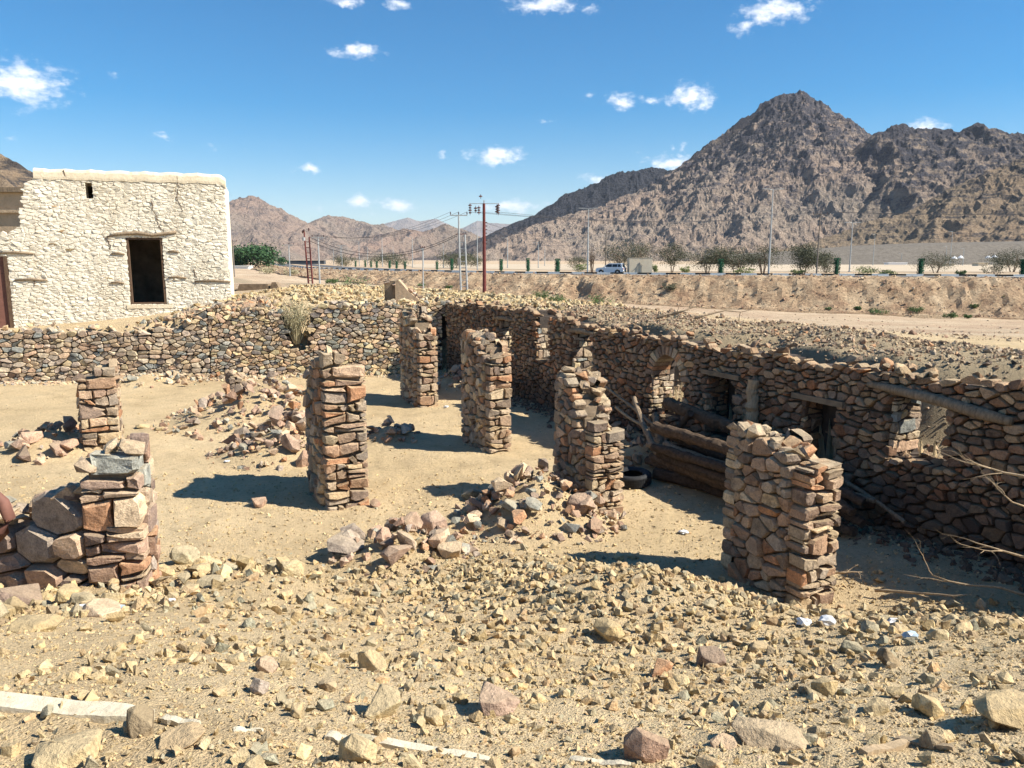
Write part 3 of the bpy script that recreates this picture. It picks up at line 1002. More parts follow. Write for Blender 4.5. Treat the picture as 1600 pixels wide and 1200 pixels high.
def courses(u0, u1, z0, ztop, sw, sh, rnd, jit=.3, gap=.008, H=None):
    """roughly coursed stones: wavy beds, uneven lengths, thin ones doubled up, slivers between"""
    out = []
    z = z0
    row = 0
    ph = rnd.uniform(0, 9)

    def bed(u, z, r):
        return z + sh * .22 * math.sin(u * 2.1 / sw * .5 + r * 2.4 + ph) + sh * .12 * math.sin(u * 5.3 / sw * .5 + r * 1.3)
    while z < ztop:
        h = sh * rnd.choice((.55, .75, .9, 1.0, 1.15, 1.4))
        u = u0
        first = rnd.uniform(.5, 1.4) * sw * (1 if row % 2 else .6)
        while u < u1 - .01:
            wd = (first if u == u0 else sw * rnd.choice((.35, .6, .8, 1.0, 1.2, 1.7)) * rnd.uniform(.85, 1.15))
            if u1 - (u + wd) < sw * .28:
                wd = u1 - u
            a, b = u, u + wd
            m = (a + b) / 2
            if not H or bed(m, z + h * .5, row) < H(min(max(m, u0), u1)):
                parts = [(0, 1)]
                q = rnd.random()
                if q < .2 and h > sh * .85:
                    k = rnd.uniform(.35, .65)
                    parts = [(0, k), (k, 1)]
                elif q < .32:
                    k = rnd.uniform(.68, .8)
                    parts = [(0, k), (k, 1)]
                for (p0, p1) in parts:
                    j = lambda s: rnd.gauss(0, jit * s * .22)
                    g = gap * rnd.uniform(.5, 1.6)
                    zb_a, zb_b = bed(a, z, row) + h * p0, bed(b, z, row) + h * p0
                    zt_a, zt_b = bed(a, z, row + (1 if p1 == 1 else 0)) + h * p1, bed(b, z, row + (1 if p1 == 1 else 0)) + h * p1
                    sk = j(h) * (0 if (a == u0 or b == u1) else 1)
                    pl = [(a + g + sk * .5, zb_a + g + abs(j(h)) * .5), (m + j(wd), (zb_a + zb_b) / 2 + g + j(h) * .3), (b - g + sk * .5, zb_b + g + abs(j(h)) * .5),
                          (b - g + j(h) * (0 if b == u1 else .4), (zb_b + zt_b) / 2), (b - g - sk * .5, zt_b - g - abs(j(h)) * .6), (m + j(wd), (zt_a + zt_b) / 2 - g - abs(j(h)) * .4),
                          (a + g - sk * .5, zt_a - g - abs(j(h)) * .6), (a + g + j(h) * (0 if a == u0 else .4), (zb_a + zt_a) / 2)]
                    cut = rnd.random()
                    if cut < .35:       # a broken corner
                        kk = rnd.choice((0, 2, 4, 6))
                        f = rnd.uniform(.25, .5)
                        p, q0, q1 = pl[kk], pl[kk - 1], pl[(kk + 1) % 8]
                        pl[kk:kk + 1] = [(p[0] + (q0[0] - p[0]) * f, p[1] + (q0[1] - p[1]) * f), (p[0] + (q1[0] - p[0]) * f, p[1] + (q1[1] - p[1]) * f)]
                    pl = [(x_, max(z_, z0)) for x_, z_ in pl]
                    A = .5 * abs(sum(pl[k - 1][0] * pl[k][1] - pl[k][0] * pl[k - 1][1] for k in range(len(pl))))
                    if A > .0008 and (zt_a - zb_a) > .02:
                        out.append((pl, A))
            u = b
        z += h
        row += 1
    return out


def stone_geo(poly, depth, rnd, proud=.03):
    """poly in (u,z); returns verts (u,n,z) relative to the centroid and faces"""
    n = len(poly)
    cx = sum(p[0] for p in poly) / n
    cz = sum(p[1] for p in poly) / n
    rad = sum(math.dist(p, (cx, cz)) for p in poly) / n
    pr = proud * rnd.uniform(.2, 1.5)
    tu, tz = rnd.gauss(0, .10), rnd.gauss(0, .10)
    V = []
    for (x, z) in poly:
        V.append((x - cx, -depth, z - cz))
    for (x, z) in poly:
        V.append(((x - cx) * 1.0, pr * .3 - rnd.uniform(.0, .16) * min(rad, .12), z - cz))
    fi = rnd.uniform(.80, .93)
    for (x, z) in poly:
        a = fi * rnd.uniform(.9, 1.08)
        V.append(((x - cx) * a, pr + tu * (x - cx) + tz * (z - cz) + rnd.uniform(-.006, .006), (z - cz) * a))
    V.append((rnd.uniform(-.3, .3) * rad, pr + rnd.uniform(-.006, .014), rnd.uniform(-.2, .2) * rad))
    F = []
    for k in range(n):
        k2 = (k + 1) % n
        F += [(k, k2, n + k2, n + k), (n + k, n + k2, 2 * n + k2, 2 * n + k), (2 * n + k, 2 * n + k2, 3 * n)]
    return (cx, cz), V, F


class Masonry:
    """collects stones of one thing; the 300 largest become parts, the rest one stuff part"""

    def __init__(self, root, mat, limit=300):
        self.root = root
        self.loc = Vector(root.location)
        self.items = []
        self.mat = mat
        self.limit = limit

    def face(self, org, ud, nd, u0, u1, z0, ztop, sw, sh, depth, rnd, H=None, holes=(), jit=.35, gap=.012, proud=.03, weight=1.0, coursed=False):
        ud = Vector((ud[0], ud[1], 0)).normalized()
        nd = Vector((nd[0], nd[1], 0)).normalized()
        flip = ud.cross(nd).z > 0
        lay_ = courses(u0, u1, z0, ztop, sw, sh, rnd, jit, gap, H) if coursed else cells(u0, u1, z0, ztop, sw, sh, rnd, jit, gap, holes, H)
        for poly, A in lay_:
            dp = depth if isinstance(depth, (int, float)) else rnd.uniform(*depth)
            (cu, cz), V, F = stone_geo(poly, dp, rnd, proud)
            c = Vector(org) + ud * cu + Vector((0, 0, cz))
            VV = [tuple(ud * v[0] + nd * v[1] + Vector((0, 0, v[2]))) for v in V]
            if flip:
                F = [f[::-1] for f in F]
            d = (c - Vector((0, 0, 4))).length
            self.items.append((A * weight / (d * d), c, VV, F, self.mat))

    def rock(self, c, size, rnd, mesh_key, flat=.35):
        me = rnd.choice(rocks(mesh_key))
        M4 = Matrix.Rotation(rnd.uniform(0, 2 * PI), 4, 'Z') @ Matrix.Rotation(rnd.gauss(0, flat), 4, 'X') @ Matrix.Rotation(rnd.gauss(0, flat), 4, 'Y') @ Matrix.Diagonal((size, size * rnd.uniform(.8, 1.1), size * rnd.uniform(.8, 1.1), 1))
        VV = [tuple(M4 @ v.co) for v in me.vertices]
        F = [tuple(p.vertices) for p in me.polygons]
        c = Vector(c)
        d = (c - Vector((0, 0, 4))).length
        self.items.append((size * size * .5 / (d * d), c, VV, F, self.mat))

    def finish(self, name='stone', rest='small_stones'):
        self.items.sort(key=lambda q: -q[0])
        for _, c, VV, F, mt in self.items[:self.limit]:
            me = mesh_of(name, VV, F, M[mt + '_o'])
            link(name, me, c - self.loc, self.root)
        for key in sorted({q[4] for q in self.items[self.limit:]}):
            mb = MB()
            for _, c, VV, F, mt in self.items[self.limit:]:
                if mt == key:
                    o = c - self.loc
                    mb.add([(v[0] + o.x, v[1] + o.y, v[2] + o.z) for v in VV], F)
            o = mb.build(rest, M[key + '_i'], self.root)
            o['kind'] = 'stuff'


def core_strips(root, org, ud, nd, u0, u1, H, zb, n0, n1, holes, mat, step=.12, name='mortar_core', drop=.1):
    """mud core of a wall between normal offsets n0..n1, left open at the holes"""
    loc = Vector(root.location)
    ud = Vector((ud[0], ud[1], 0)).normalized()
    nd = Vector((nd[0], nd[1], 0)).normalized()
    us = set()
    u = u0
    while u < u1 - .02:
        us.add(round(u, 3))
        u += step
    us.add(round(u1, 3))
    for h in holes:
        us.add(round(h['u0'] - .02, 3))
        us.add(round(h['u1'] + .02, 3))
    us = sorted(x for x in us if u0 - 1e-6 <= x <= u1 + 1e-6)
    us = [x for i, x in enumerate(us) if i == 0 or x - us[i - 1] > .004]
    mb = MB()

    def bx(a, b, za, zc, na, nb):
        vs = []
        for z in (za, zc):
            for n_ in (na, nb):
                for uu in (a, b):
                    p = Vector(org) + ud * uu + nd * n_ - loc
                    vs.append((p.x, p.y, z - loc.z))
        mb.add(vs, [(0, 2, 3, 1), (4, 5, 7, 6), (0, 1, 5, 4), (2, 6, 7, 3), (0, 4, 6, 2), (1, 3, 7, 5)])
    for a, b in zip(us[:-1], us[1:]):
        m = (a + b) / 2
        top = H(m) - drop
        segs = [(zb, top)]
        nich = []
        for h in holes:
            if h['u0'] - .02 < m < h['u1'] + .02:
                zt = h['z1']
                if 'arch' in h:
                    c = (h['u0'] + h['u1']) / 2
                    R = h['arch'] + .015
                    zt = h['spring'] + math.sqrt(max(0, R * R - (m - c) ** 2))
                ns = []
                for (s0, s1) in segs:
                    if s0 < h['z0'] - .02:
                        ns.append((s0, min(s1, h['z0'] - .02)))
                    if s1 > zt + .02:
                        ns.append((max(s0, zt + .02), s1))
                segs = ns
                if h.get('niche'):
                    nich.append((h['z0'] - .02, zt + .02))
        for s0, s1 in segs:
            if s1 - s0 > .02:
                bx(a, b, s0, s1, n0, n1)
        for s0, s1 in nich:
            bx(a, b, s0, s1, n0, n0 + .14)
    return mb.build(name, mat, root)


def seg_h(pts):
    xs = [p[0] for p in pts]
    zs = [p[1] for p in pts]
    return lambda u: float(np.interp(u, xs, zs))


print('setup', round(time.time() - T0, 1))

# =================================================================== LARGE STRUCTURE
# ------------------------------------------------------------------ ground sheet
def build_ground():
    radii = np.concatenate([np.geomspace(.35, 12, 175)[:-1], np.geomspace(12, 45, 135)[:-1], np.geomspace(45, 16000, 120)])
    ang = np.concatenate([np.linspace(-PI, -R2(44), 46)[:-1], np.linspace(-R2(44), R2(44), 430)[:-1], np.linspace(R2(44), PI, 46)[:-1]])
    A, R = np.meshgrid(ang, radii)
    X = R * np.sin(A)
    Y = R * np.cos(A)
    Z = ground(X.ravel(), Y.ravel()).reshape(X.shape)
    rd = np.where((Y > 60) & (Y < 600), road_d(X.ravel(), Y.ravel()).reshape(X.shape), -50)
    Z = Z - 1.3 * sstep(-3, 0, rd) * sstep(13.5, 10.5, rd)
    nr, na = X.shape
    V = np.stack([X.ravel(), Y.ravel(), Z.ravel()], 1)
    V = np.vstack([V, [[0, 0, gz(0, 0)]]])
    i = np.arange(nr - 1)[:, None] * na
    j = np.arange(na)[None]
    j2 = (j + 1) % na
    F = np.stack([i + j, i + j2, i + na + j2, i + na + j], -1).reshape(-1, 4)[:, ::-1]
    c = len(V) - 1
    jj = np.arange(na)
    cap = np.stack([np.full(na, c), (jj + 1) % na, jj, jj], -1)
    me = fast_mesh('ground', V, F, M['ground'], smooth=True)
    o = link('ground', me)
    tag(o, kind='structure')


build_ground()


# ------------------------------------------------------------------ wadi bank below the road
def build_bank():
    P = catmull([tuple(p) for p in ROAD], 5)
    d = np.gradient(P, axis=0)
    d /= np.linalg.norm(d, axis=1)[:, None]
    nrm = np.stack([-d[:, 1], d[:, 0]], 1)
    nrm = np.where((nrm[:, 1:2] > 0), -nrm, nrm)
    nv = 36
    V = []
    for k in range(nv):
        s = k / (nv - 1) * 12.5
        x = P[:, 0] + nrm[:, 0] * s
        y = P[:, 1] + nrm[:, 1] * s
        L = np.cumsum(np.append(0, np.linalg.norm(np.diff(P, axis=0), axis=1)))
        z = ground(x, y, False)
        g = ridged(L / 3.2 + .12 * s, s / 14, 77, 4)
        z = z + .06 + (g - .55) * 1.5 * math.sin(PI * min(1, max(0, (s - .8) / 11.0))) + (fbm(x * 1.1, y * 1.1, 61, 4) - .5) * .8 * min(1, s / 2) * (1 if s < 11 else 0)
        if k == nv - 1:
            z = z - .5
        V.append(np.stack([x, y, z], 1))
    n = len(P)
    V = np.concatenate(V)
    i = np.arange(nv - 1)[:, None] * n
    j = np.arange(n - 1)[None]
    F = np.stack([i + j, i + n + j, i + n + j + 1, i + j + 1], -1).reshape(-1, 4)
    o = link('wadi_bank', fast_mesh('wadi_bank', V, F, M['bank']))
    tag(o, kind='structure')
    # verge, carriageway and kerb
    L = np.cumsum(np.append(0, np.linalg.norm(np.diff(P, axis=0), axis=1)))

    def strip(name, s0, s1, z, mat):
        mb = MB()
        vs = []
        for p, q in zip(P, nrm):
            vs.append((p[0] - q[0] * s0, p[1] - q[1] * s0, z))
            vs.append((p[0] - q[0] * s1, p[1] - q[1] * s1, z))
        mb.add(vs, [(2 * k, 2 * k + 2, 2 * k + 3, 2 * k + 1) for k in range(n - 1)])
        oo = mb.build(name, mat)
        tag(oo, kind='structure')
    strip('road_near_lane', .2, 8.5, ROAD_Z + .012, M['asphalt'])
    strip('road_far_lane', 12.5, 21, ROAD_Z + .012, M['asphalt'])
    mb = MB()
    vs = []
    for p, q in zip(P, nrm):
        for (ss, zz) in ((.16, -.3), (.16, .22), (.95, .18), (.95, -.3)):
            vs.append((p[0] + q[0] * ss, p[1] + q[1] * ss, ROAD_Z + zz))
    mb.add(vs, [(k * 4 + j, k * 4 + 4 + j, k * 4 + 5 + j, k * 4 + 1 + j) for k in range(n - 1) for j in range(3)])
    tag(mb.build('concrete_verge', M['verge']), kind='structure')
    kerb = link('kerb', None, (0, 0, ROAD_Z))
    tag(kerb, kind='structure')

    def at(s):
        x = np.interp(s, L, P[:, 0])
        y = np.interp(s, L, P[:, 1])
        return x, y
    s = 60.0
    i = 0
    while s < L[-1] - 5 and i < 280:
        seg = 2.3
        a = at(s)
        b = at(s + seg - .03)
        dx, dy = b[0] - a[0], b[1] - a[1]
        l = math.hypot(dx, dy)
        ux, uy = dx / l, dy / l
        mb = MB()
        M4 = Matrix(((ux, -uy, 0, a[0]), (uy, ux, 0, a[1]), (0, 0, 1, -.28), (0, 0, 0, 1)))
        mb.box(0, l, -.15, .15, 0, .76, M4)
        mb.build('kerb_stone', M['kerbb'] if i % 2 else M['kerbw'], kerb)
        s += seg
        i += 1
    return P, L, nrm


RP, RL, RN = build_bank()


# ------------------------------------------------------------------ mountains
def mountain(name, mat, D, sky, W, seed, nx=420, ny=240, gap=110, slope=.62, rough=.16, back=None, base=-2.0, soft=.35, spurlat=.35, nscale=1.0):
    r = random.Random(seed)
    pts = []
    for (px, py) in sky:
        q = ray(px, py)
        k = D / q[1]
        pts.append((q[0] * k, CAM_Z + q[2] * k))
    xs = [p[0] for p in pts]
    zs = [p[1] for p in pts]
    back = back or W * .6
    x0, x1 = xs[0] - W * .25, xs[-1] + W * .25
    X, Y = np.meshgrid(np.linspace(x0, x1, nx), np.concatenate([np.linspace(D - W * 1.02, D, ny), np.linspace(D, D + back, 14)[1:]]))
    wsc = W / 500.0
    wx = X + (fbm(X / (120 * wsc), Y / (120 * wsc), seed, 4) - .5) * 75 * wsc * np.clip((D - Y) / (W * .12), 0, 1)
    wy = Y + (fbm(X / (120 * wsc), Y / (120 * wsc), seed + 5, 4) - .5) * 60 * wsc * np.clip((D - Y) / (W * .12), 0, 1)
    segs = []
    sx = np.arange(xs[0], xs[-1], gap * .35)
    sp = [(x, D, float(np.interp(x, xs, zs))) for x in sorted(set(list(sx) + xs))]
    for a, b in zip(sp[:-1], sp[1:]):
        segs.append((a, b, slope))
    x = xs[0] + gap * .4
    hmax = max(zs)
    while x < xs[-1]:
        z0 = float(np.interp(x, xs, zs))
        rel = max(.12, (z0 - base) / (hmax - base))
        L = W * (.35 + .62 * rel) * r.uniform(.75, 1.1)
        ang = r.gauss(0, spurlat)
        p = (x, D, z0 * .985)
        n = 6
        pz = z0
        pts_ = [p]
        for i in range(1, n + 1):
            f = i / n
            ang += r.gauss(0, .22)
            q = (p[0] + math.sin(ang) * L / n, p[1] - math.cos(ang) * L / n, base + (z0 - base) * (1 - f) ** 1.18 * r.uniform(.93, 1.05) + (0 if f < 1 else -4))
            segs.append((p, q, slope * 1.05))
            # secondary spurs
            if i < n:
                for sgn in (-1, 1):
                    if r.random() < .72:
                        a2 = ang + sgn * r.uniform(.6, 1.1)
                        l2 = L * .24 * r.uniform(.6, 1.3) * (1 - .4 * f)
                        e = (q[0] + math.sin(a2) * l2, q[1] - math.cos(a2) * l2, q[2] - l2 * slope * .9 * r.uniform(.5, .9))
                        segs.append((q, e, slope * 1.15))
            p = q
        x += gap * r.uniform(.6, 1.4)
    Hh = np.full(X.shape, base - 30.0)
    for (a, b, sl_) in segs:
        dx, dy = b[0] - a[0], b[1] - a[1]
        LL = dx * dx + dy * dy + 1e-6
        reach = (max(a[2], b[2]) - base + 30) / sl_
        mxa, mxb = min(a[0], b[0]) - reach, max(a[0], b[0]) + reach
        ca = max(0, int((mxa - x0) / (x1 - x0) * nx) - 12)
        cb = min(nx, int((mxb - x0) / (x1 - x0) * nx) + 12)
        if cb <= ca:
            continue
        wxx, wyy = wx[:, ca:cb], wy[:, ca:cb]
        t = np.clip(((wxx - a[0]) * dx + (wyy - a[1]) * dy) / LL, 0, 1)
        d = np.hypot(wxx - a[0] - t * dx, wyy - a[1] - t * dy)
        z = a[2] + (b[2] - a[2]) * t - sl_ * d
        Hh[:, ca:cb] = np.maximum(Hh[:, ca:cb], z)
    prof_ = np.interp(X + (fbm(X / 90, Y / 90, seed + 40, 3) - .5) * 60, xs, zs)
    f_ = np.clip((D - Y) / (W * .98), 0, 1)
    env = base + (prof_ - base) * np.where(Y <= D, (1 - f_) ** 1.25, np.clip(1 - (Y - D) / back, 0, 1))
    Hh = np.where(Y < D - W * .015, Hh * (1 - soft) + env * soft, Hh)
    near_ = Y < D * .995
    cap_ = CAM_Z + (np.interp(X / Y * D, xs, zs) - CAM_Z) * Y / D
    Hh = np.where(near_, np.minimum(Hh, base + (cap_ - base) * .97), Hh)
    rel = np.clip((Hh - base) / (hmax - base), 0, 1.2)
    k = 60 * wsc / nscale
    rg = ridged(X / (k * .62), Y / (k * .62), seed + 9, 6, .62) - .58
    rg2 = ridged(X / (k * .27) + 3, Y / (k * .27), seed + 19, 4, .6) - .58
    amp = rough * (hmax - base) * (.25 + .75 * np.sqrt(rel))
    crest = np.clip(np.abs(D - Y) / (W * .05), .30, 1)
    Hh = Hh + rg * amp * crest * .62 + rg2 * amp * .34
    # bedding ledges
    stp = (hmax - base) / 22
    q = (Hh + .08 * X) / stp
    fr = q - np.floor(q)
    Hh = Hh + (sstep(.3, .75, fr) - fr) * stp * .2 * np.clip(fbm(X / (k * 2), Y / (k * 2), seed + 3, 3) * 2.2 - .7, 0, 1)
    edge = sstep(0, W * .06, Y - (D - W * 1.02))
    Hh = Hh * edge + (base - 6) * (1 - edge)
    V = np.stack([X.ravel(), Y.ravel(), Hh.ravel()], 1)
    nr, na = X.shape
    i = np.arange(nr - 1)[:, None] * na
    j = np.arange(na - 1)[None]
    F = np.stack([i + j, i + j + 1, i + na + j + 1, i + na + j], -1).reshape(-1, 4)
    o = link(name, fast_mesh(name, V, F, mat))
    tag(o, kind='structure')
    return o


mountain('pyramid_mountain', M['mt_main'], 1500,
         [(700, 410), (760, 394), (830, 354), (880, 337), (940, 322), (1000, 298), (1030, 280), (1060, 263), (1100, 241), (1140, 212), (1165, 195), (1183, 180),
          (1198, 160), (1212, 150), (1228, 148), (1245, 142), (1262, 150), (1278, 156), (1300, 172), (1340, 198), (1362, 212), (1400, 235), (1470, 280), (1560, 350)],
         600, 21, nx=600, ny=270, gap=62, slope=.74, rough=.17, soft=.5)
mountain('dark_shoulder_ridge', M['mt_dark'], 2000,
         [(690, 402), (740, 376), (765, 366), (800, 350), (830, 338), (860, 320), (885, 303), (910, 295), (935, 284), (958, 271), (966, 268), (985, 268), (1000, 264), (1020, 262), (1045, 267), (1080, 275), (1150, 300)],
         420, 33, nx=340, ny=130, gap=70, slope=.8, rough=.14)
mountain('jagged_east_ridge', M['mt_east'], 1300,
         [(1255, 385), (1285, 350), (1310, 320), (1325, 285), (1345, 240), (1362, 214), (1380, 202), (1400, 196), (1425, 199), (1450, 203), (1480, 204), (1500, 207), (1515, 201), (1527, 193), (1540, 199), (1560, 204), (1590, 208),
          (1640, 214), (1720, 205), (1820, 230), (1950, 250), (2150, 300), (2300, 390)],
         520, 45, nx=480, ny=220, gap=66, slope=.72, rough=.16, soft=.42)
mountain('terraced_foothill', M['mt_hill'], 950,
         [(1180, 400), (1250, 384), (1310, 366), (1360, 345), (1400, 338), (1440, 322), (1480, 297), (1510, 283), (1540, 268), (1575, 258), (1600, 246), (1680, 225), (1800, 215), (2000, 240), (2250, 330)],
         300, 57, nx=360, ny=150, gap=50, slope=.7, rough=.15)
mountain('west_granite_mountain', M['mt_left'], 3000,
         [(150, 330), (230, 300), (300, 325), (340, 325), (358, 316), (372, 310), (388, 307), (404, 309), (420, 318), (450, 332), (480, 348), (510, 364), (560, 396)],
         900, 63, nx=330, ny=170, gap=110, slope=.66, rough=.20, soft=.2)
mountain('middle_granite_hill', M['mt_left'], 3300,
         [(420, 402), (455, 368), (478, 350), (495, 343), (515, 337), (540, 340), (558, 344), (580, 351), (600, 351), (625, 362), (660, 372), (700, 398)],
         800, 71, nx=280, ny=150, gap=110, slope=.66, rough=.20, soft=.2)
mountain('pink_granite_hill', M['mt_left'], 2600,
         [(545, 404), (575, 380), (600, 366), (630, 358), (660, 362), (678, 357), (696, 350), (712, 356), (735, 362), (760, 376), (800, 402)],
         560, 87, nx=260, ny=140, gap=80, slope=.70, rough=.20, soft=.2)
mountain('far_blue_peaks', M['mt_far'], 11000,
         [(540, 385), (590, 352), (612, 347), (637, 340), (655, 346), (682, 342), (700, 350), (715, 359), (733, 352), (746, 345), (765, 349), (790, 350), (815, 352), (850, 345), (900, 360), (960, 390)],
         2600, 95, nx=200, ny=80, gap=500, slope=.6, rough=.10)
mountain('near_west_hill', M['mt_hill'], 420,
         [(-420, 330), (-250, 240), (-120, 200), (-40, 222), (0, 240), (22, 252), (48, 268), (90, 300), (150, 350), (220, 398)],
         170, 101, nx=160, ny=90, gap=30, slope=.7, rough=.13)
print('mountains', round(time.time() - T0, 1))

# flat sandy ground and gravel berm beyond the road
mb = MB()
bx_, bz_ = [], []
P_ = [(1120, 398, 2), (1230, 392, 6), (1330, 384, 9), (1430, 380, 11), (1600, 377, 12), (1900, 372, 13)]
rows = []
for (px, py, hh) in P_:
    q = ray(px, py)
    k = 420 / q[1]
    rows.append((q[0] * k, CAM_Z + q[2] * k))
vs = []
for i, (x, z) in enumerate(rows):
    vs += [(x, 372, 1.2), (x, 400, z - 1.5), (x, 412, z), (x, 426, z - .2), (x, 470, 1.2)]
fs = []
for i in range(len(rows) - 1):
    for k in range(4):
        fs.append((i * 5 + k, i * 5 + k + 1, (i + 1) * 5 + k + 1, (i + 1) * 5 + k)[::-1])
mb.add(vs, fs)
tag(mb.build('gravel_berm', M['berm'], smooth=True), kind='structure')
mb = MB()
mb.add([(30, 165, 1.43), (260, 150, 1.43), (340, 340, 1.46), (-60, 420, 1.46), (-30, 240, 1.43)], [(0, 1, 2, 3, 4)])
tag(mb.build('pale_sand_flat', M['paleground']), kind='structure')

# ------------------------------------------------------------------ the niche wall on the east side
rnd = random.Random(3)
EH = seg_h([(-6, 2.5), (.2, 2.46), (2.4, 2.36), (4.6, 2.38), (6.6, 2.36), (9.4, 2.38), (10.8, 2.40), (12.2, 2.52), (12.6, 2.5), (12.9, 2.2), (13.3, 2.55), (14.4, 2.66), (15.8, 2.55), (17.2, 2.62), (18.6, 2.5)])


def EHr(u):
    return EH(u) + .07 * math.sin(u * 5.1) * math.sin(u * 2.3 + 1)


E_HOLES = [
    dict(u0=1.24, u1=2.04, z0=1.12, z1=2.02),
    dict(u0=3.12, u1=3.75, z0=.55, z1=1.67, niche=1),
    dict(u0=5.45, u1=6.08, z0=.6, z1=1.77, niche=1),
    dict(u0=6.95, u1=7.97, z0=.72, z1=2.06, spring=1.52, arch=.51, ring=.17),
    dict(u0=10.42, u1=11.33, z0=1.15, z1=2.16),
    dict(u0=12.6, u1=13.25, z0=1.27, z1=3.2),
    dict(u0=14.95, u1=15.72, z0=1.2, z1=2.18),
]
ewall = thing('rubble_stone_wall', (W0[0], W0[1], 0), 'long shaded rubble stone wall with arch, windows and niches on the right', 'stone wall')
eorg = (W0[0], W0[1], 0)
WWv = -WE
core_strips(ewall, eorg, WA, WWv, -5.5, E_LEN, EHr, -.3, -.62, -.085, E_HOLES, M['soot_shade'], drop=.12)
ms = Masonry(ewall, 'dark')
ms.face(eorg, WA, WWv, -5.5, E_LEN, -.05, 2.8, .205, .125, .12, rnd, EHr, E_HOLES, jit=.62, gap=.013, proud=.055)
# reveals of the openings (the north jamb faces the camera)
for h in E_HOLES:
    zt = min(h.get('spring', h['z1']), EHr((h['u0'] + h['u1']) / 2))
    dn = .46 if h.get('niche') else .6
    for (uu, sgn) in ((h['u1'], -1), (h['u0'], 1)):
        ms.mat = 'tan' if sgn < 0 and not h.get('niche') else 'dark'  # paler stone on the north jambs paints them sunlit
        o_ = Vector(eorg) + Vector((WA[0], WA[1], 0)) * (uu + .02 * -sgn)
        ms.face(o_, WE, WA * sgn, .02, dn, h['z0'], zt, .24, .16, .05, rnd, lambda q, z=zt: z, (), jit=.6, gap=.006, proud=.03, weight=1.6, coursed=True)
    # sill stones
    if not h.get('niche'):
        for k in range(9):
            p = Vector(eorg) + Vector((WA[0], WA[1], 0)) * rnd.uniform(h['u0'] + .05, h['u1'] - .05) + Vector((WE[0], WE[1], 0)) * rnd.uniform(.08, .55)
            ms.rock((p.x, p.y, h['z0'] + .01), rnd.uniform(.12, .22), rnd, 'warm_o')
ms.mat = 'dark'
# voussoirs of the round arch
ah = E_HOLES[3]
cu = (ah['u0'] + ah['u1']) / 2
nv_ = 15
for k in range(nv_):
    a0 = PI * k / nv_ + .012
    a1 = PI * (k + 1) / nv_ - .012
    r0, r1 = ah['arch'] - .02, ah['arch'] + rnd.uniform(.17, .23)
    poly = [(cu + r0 * math.cos(a0), ah['spring'] + r0 * math.sin(a0)), (cu + r1 * math.cos(a0), ah['spring'] + r1 * math.sin(a0)),
            (cu + r1 * math.cos(a1), ah['spring'] + r1 * math.sin(a1)), (cu + r0 * math.cos(a1), ah['spring'] + r0 * math.sin(a1))]
    (c0, c1), V, F = stone_geo(poly, .45, rnd, .03)
    c = Vector(eorg) + Vector((WA[0], WA[1], 0)) * c0 + Vector((0, 0, c1))
    VV = [tuple(Vector((WA[0] * v[0] + WWv[0] * v[1], WA[1] * v[0] + WWv[1] * v[1], v[2]))) for v in V]
    ms.items.append((9, c, VV, [f[::-1] for f in F], 'warm'))
# loose stones along the wall head
for k in range(230):
    u = rnd.uniform(-4, E_LEN)
    q = rnd.uniform(-.03, .62)
    p = Vector(eorg) + Vector((WA[0], WA[1], 0)) * u + Vector((WE[0], WE[1], 0)) * q
    if any(h['u0'] - .1 < u < h['u1'] + .1 and h['z1'] > 3 for h in E_HOLES):
        continue
    ms.rock((p.x, p.y, EHr(u) + rnd.uniform(-.1, .06)), rnd.choice((.1, .15, .2, .26, .33)) * rnd.uniform(.8, 1.1), rnd, 'warm_o', .3)
ms.finish()


def on_ewall(u, off, z):
    p = Vector(eorg) + Vector((WA[0], WA[1], 0)) * u + Vector((WE[0], WE[1], 0)) * off
    return Vector((p.x - W0[0], p.y - W0[1], z))


mb = MB()
mb.tube([on_ewall(2.5, -.02, 2.13), on_ewall(2.0, -.07, 2.12), on_ewall(1.3, -.06, 2.07), on_ewall(.7, -.09, 2.0), on_ewall(.3, -.10, 1.97)], [.05, .07, .08, .085, .06], 9)
tag(mb.build('lintel', M['wood'], ewall, smooth=True), 'crooked wooden log lintel over the sunlit window')
mb = MB()
mb.tube([on_ewall(2.4, .25, 2.12), on_ewall(.8, .25, 2.06)], [.07, .07], 8)
mb.build('lintel', M['wood'], ewall, smooth=True)
for (h, nm) in ((E_HOLES[1], 'stone_lintel'), (E_HOLES[2], 'stone_lintel')):
    mb = MB()
    a = on_ewall(h['u0'] - .22, 0, 0)
    b = on_ewall(h['u1'] + .2, 0, 0)
    M4 = Matrix(((WA[0], WE[0], 0, a.x), (WA[1], WE[1], 0, a.y), (0, 0, 1, h['z1']), (0, 0, 0, 1)))
    mb.box(0, (b - a).length, -.09, .4, .02, .11, M4)
    mb.build(nm, M['mud'], ewall)
for (u0_, u1_, zz) in ((10.2, 11.5, 2.2), (14.75, 15.95, 2.22)):
    mb = MB()
    mb.tube([on_ewall(u0_, -.02, zz), on_ewall((u0_ + u1_) / 2, -.05, zz + .05), on_ewall(u1_, -.02, zz)], [.05, .06, .05], 8)
    mb.build('lintel', M['wood'], ewall, smooth=True)

# ------------------------------------------------------------------ back wall on the north side
rnd = random.Random(8)
Nl = float(np.linalg.norm(N1 - N0)) + 3.5
norg = (N0[0] - ND[0] * 3.5, N0[1] - ND[1] * 3.5, 0)


def pxu(px):      # photograph column to distance along the back wall
    r = ray(px, 590)
    A = np.array([[r[0], -ND[0]], [r[1], -ND[1]]])
    k, t = np.linalg.solve(A, np.array([norg[0], norg[1]]))
    return float(t)


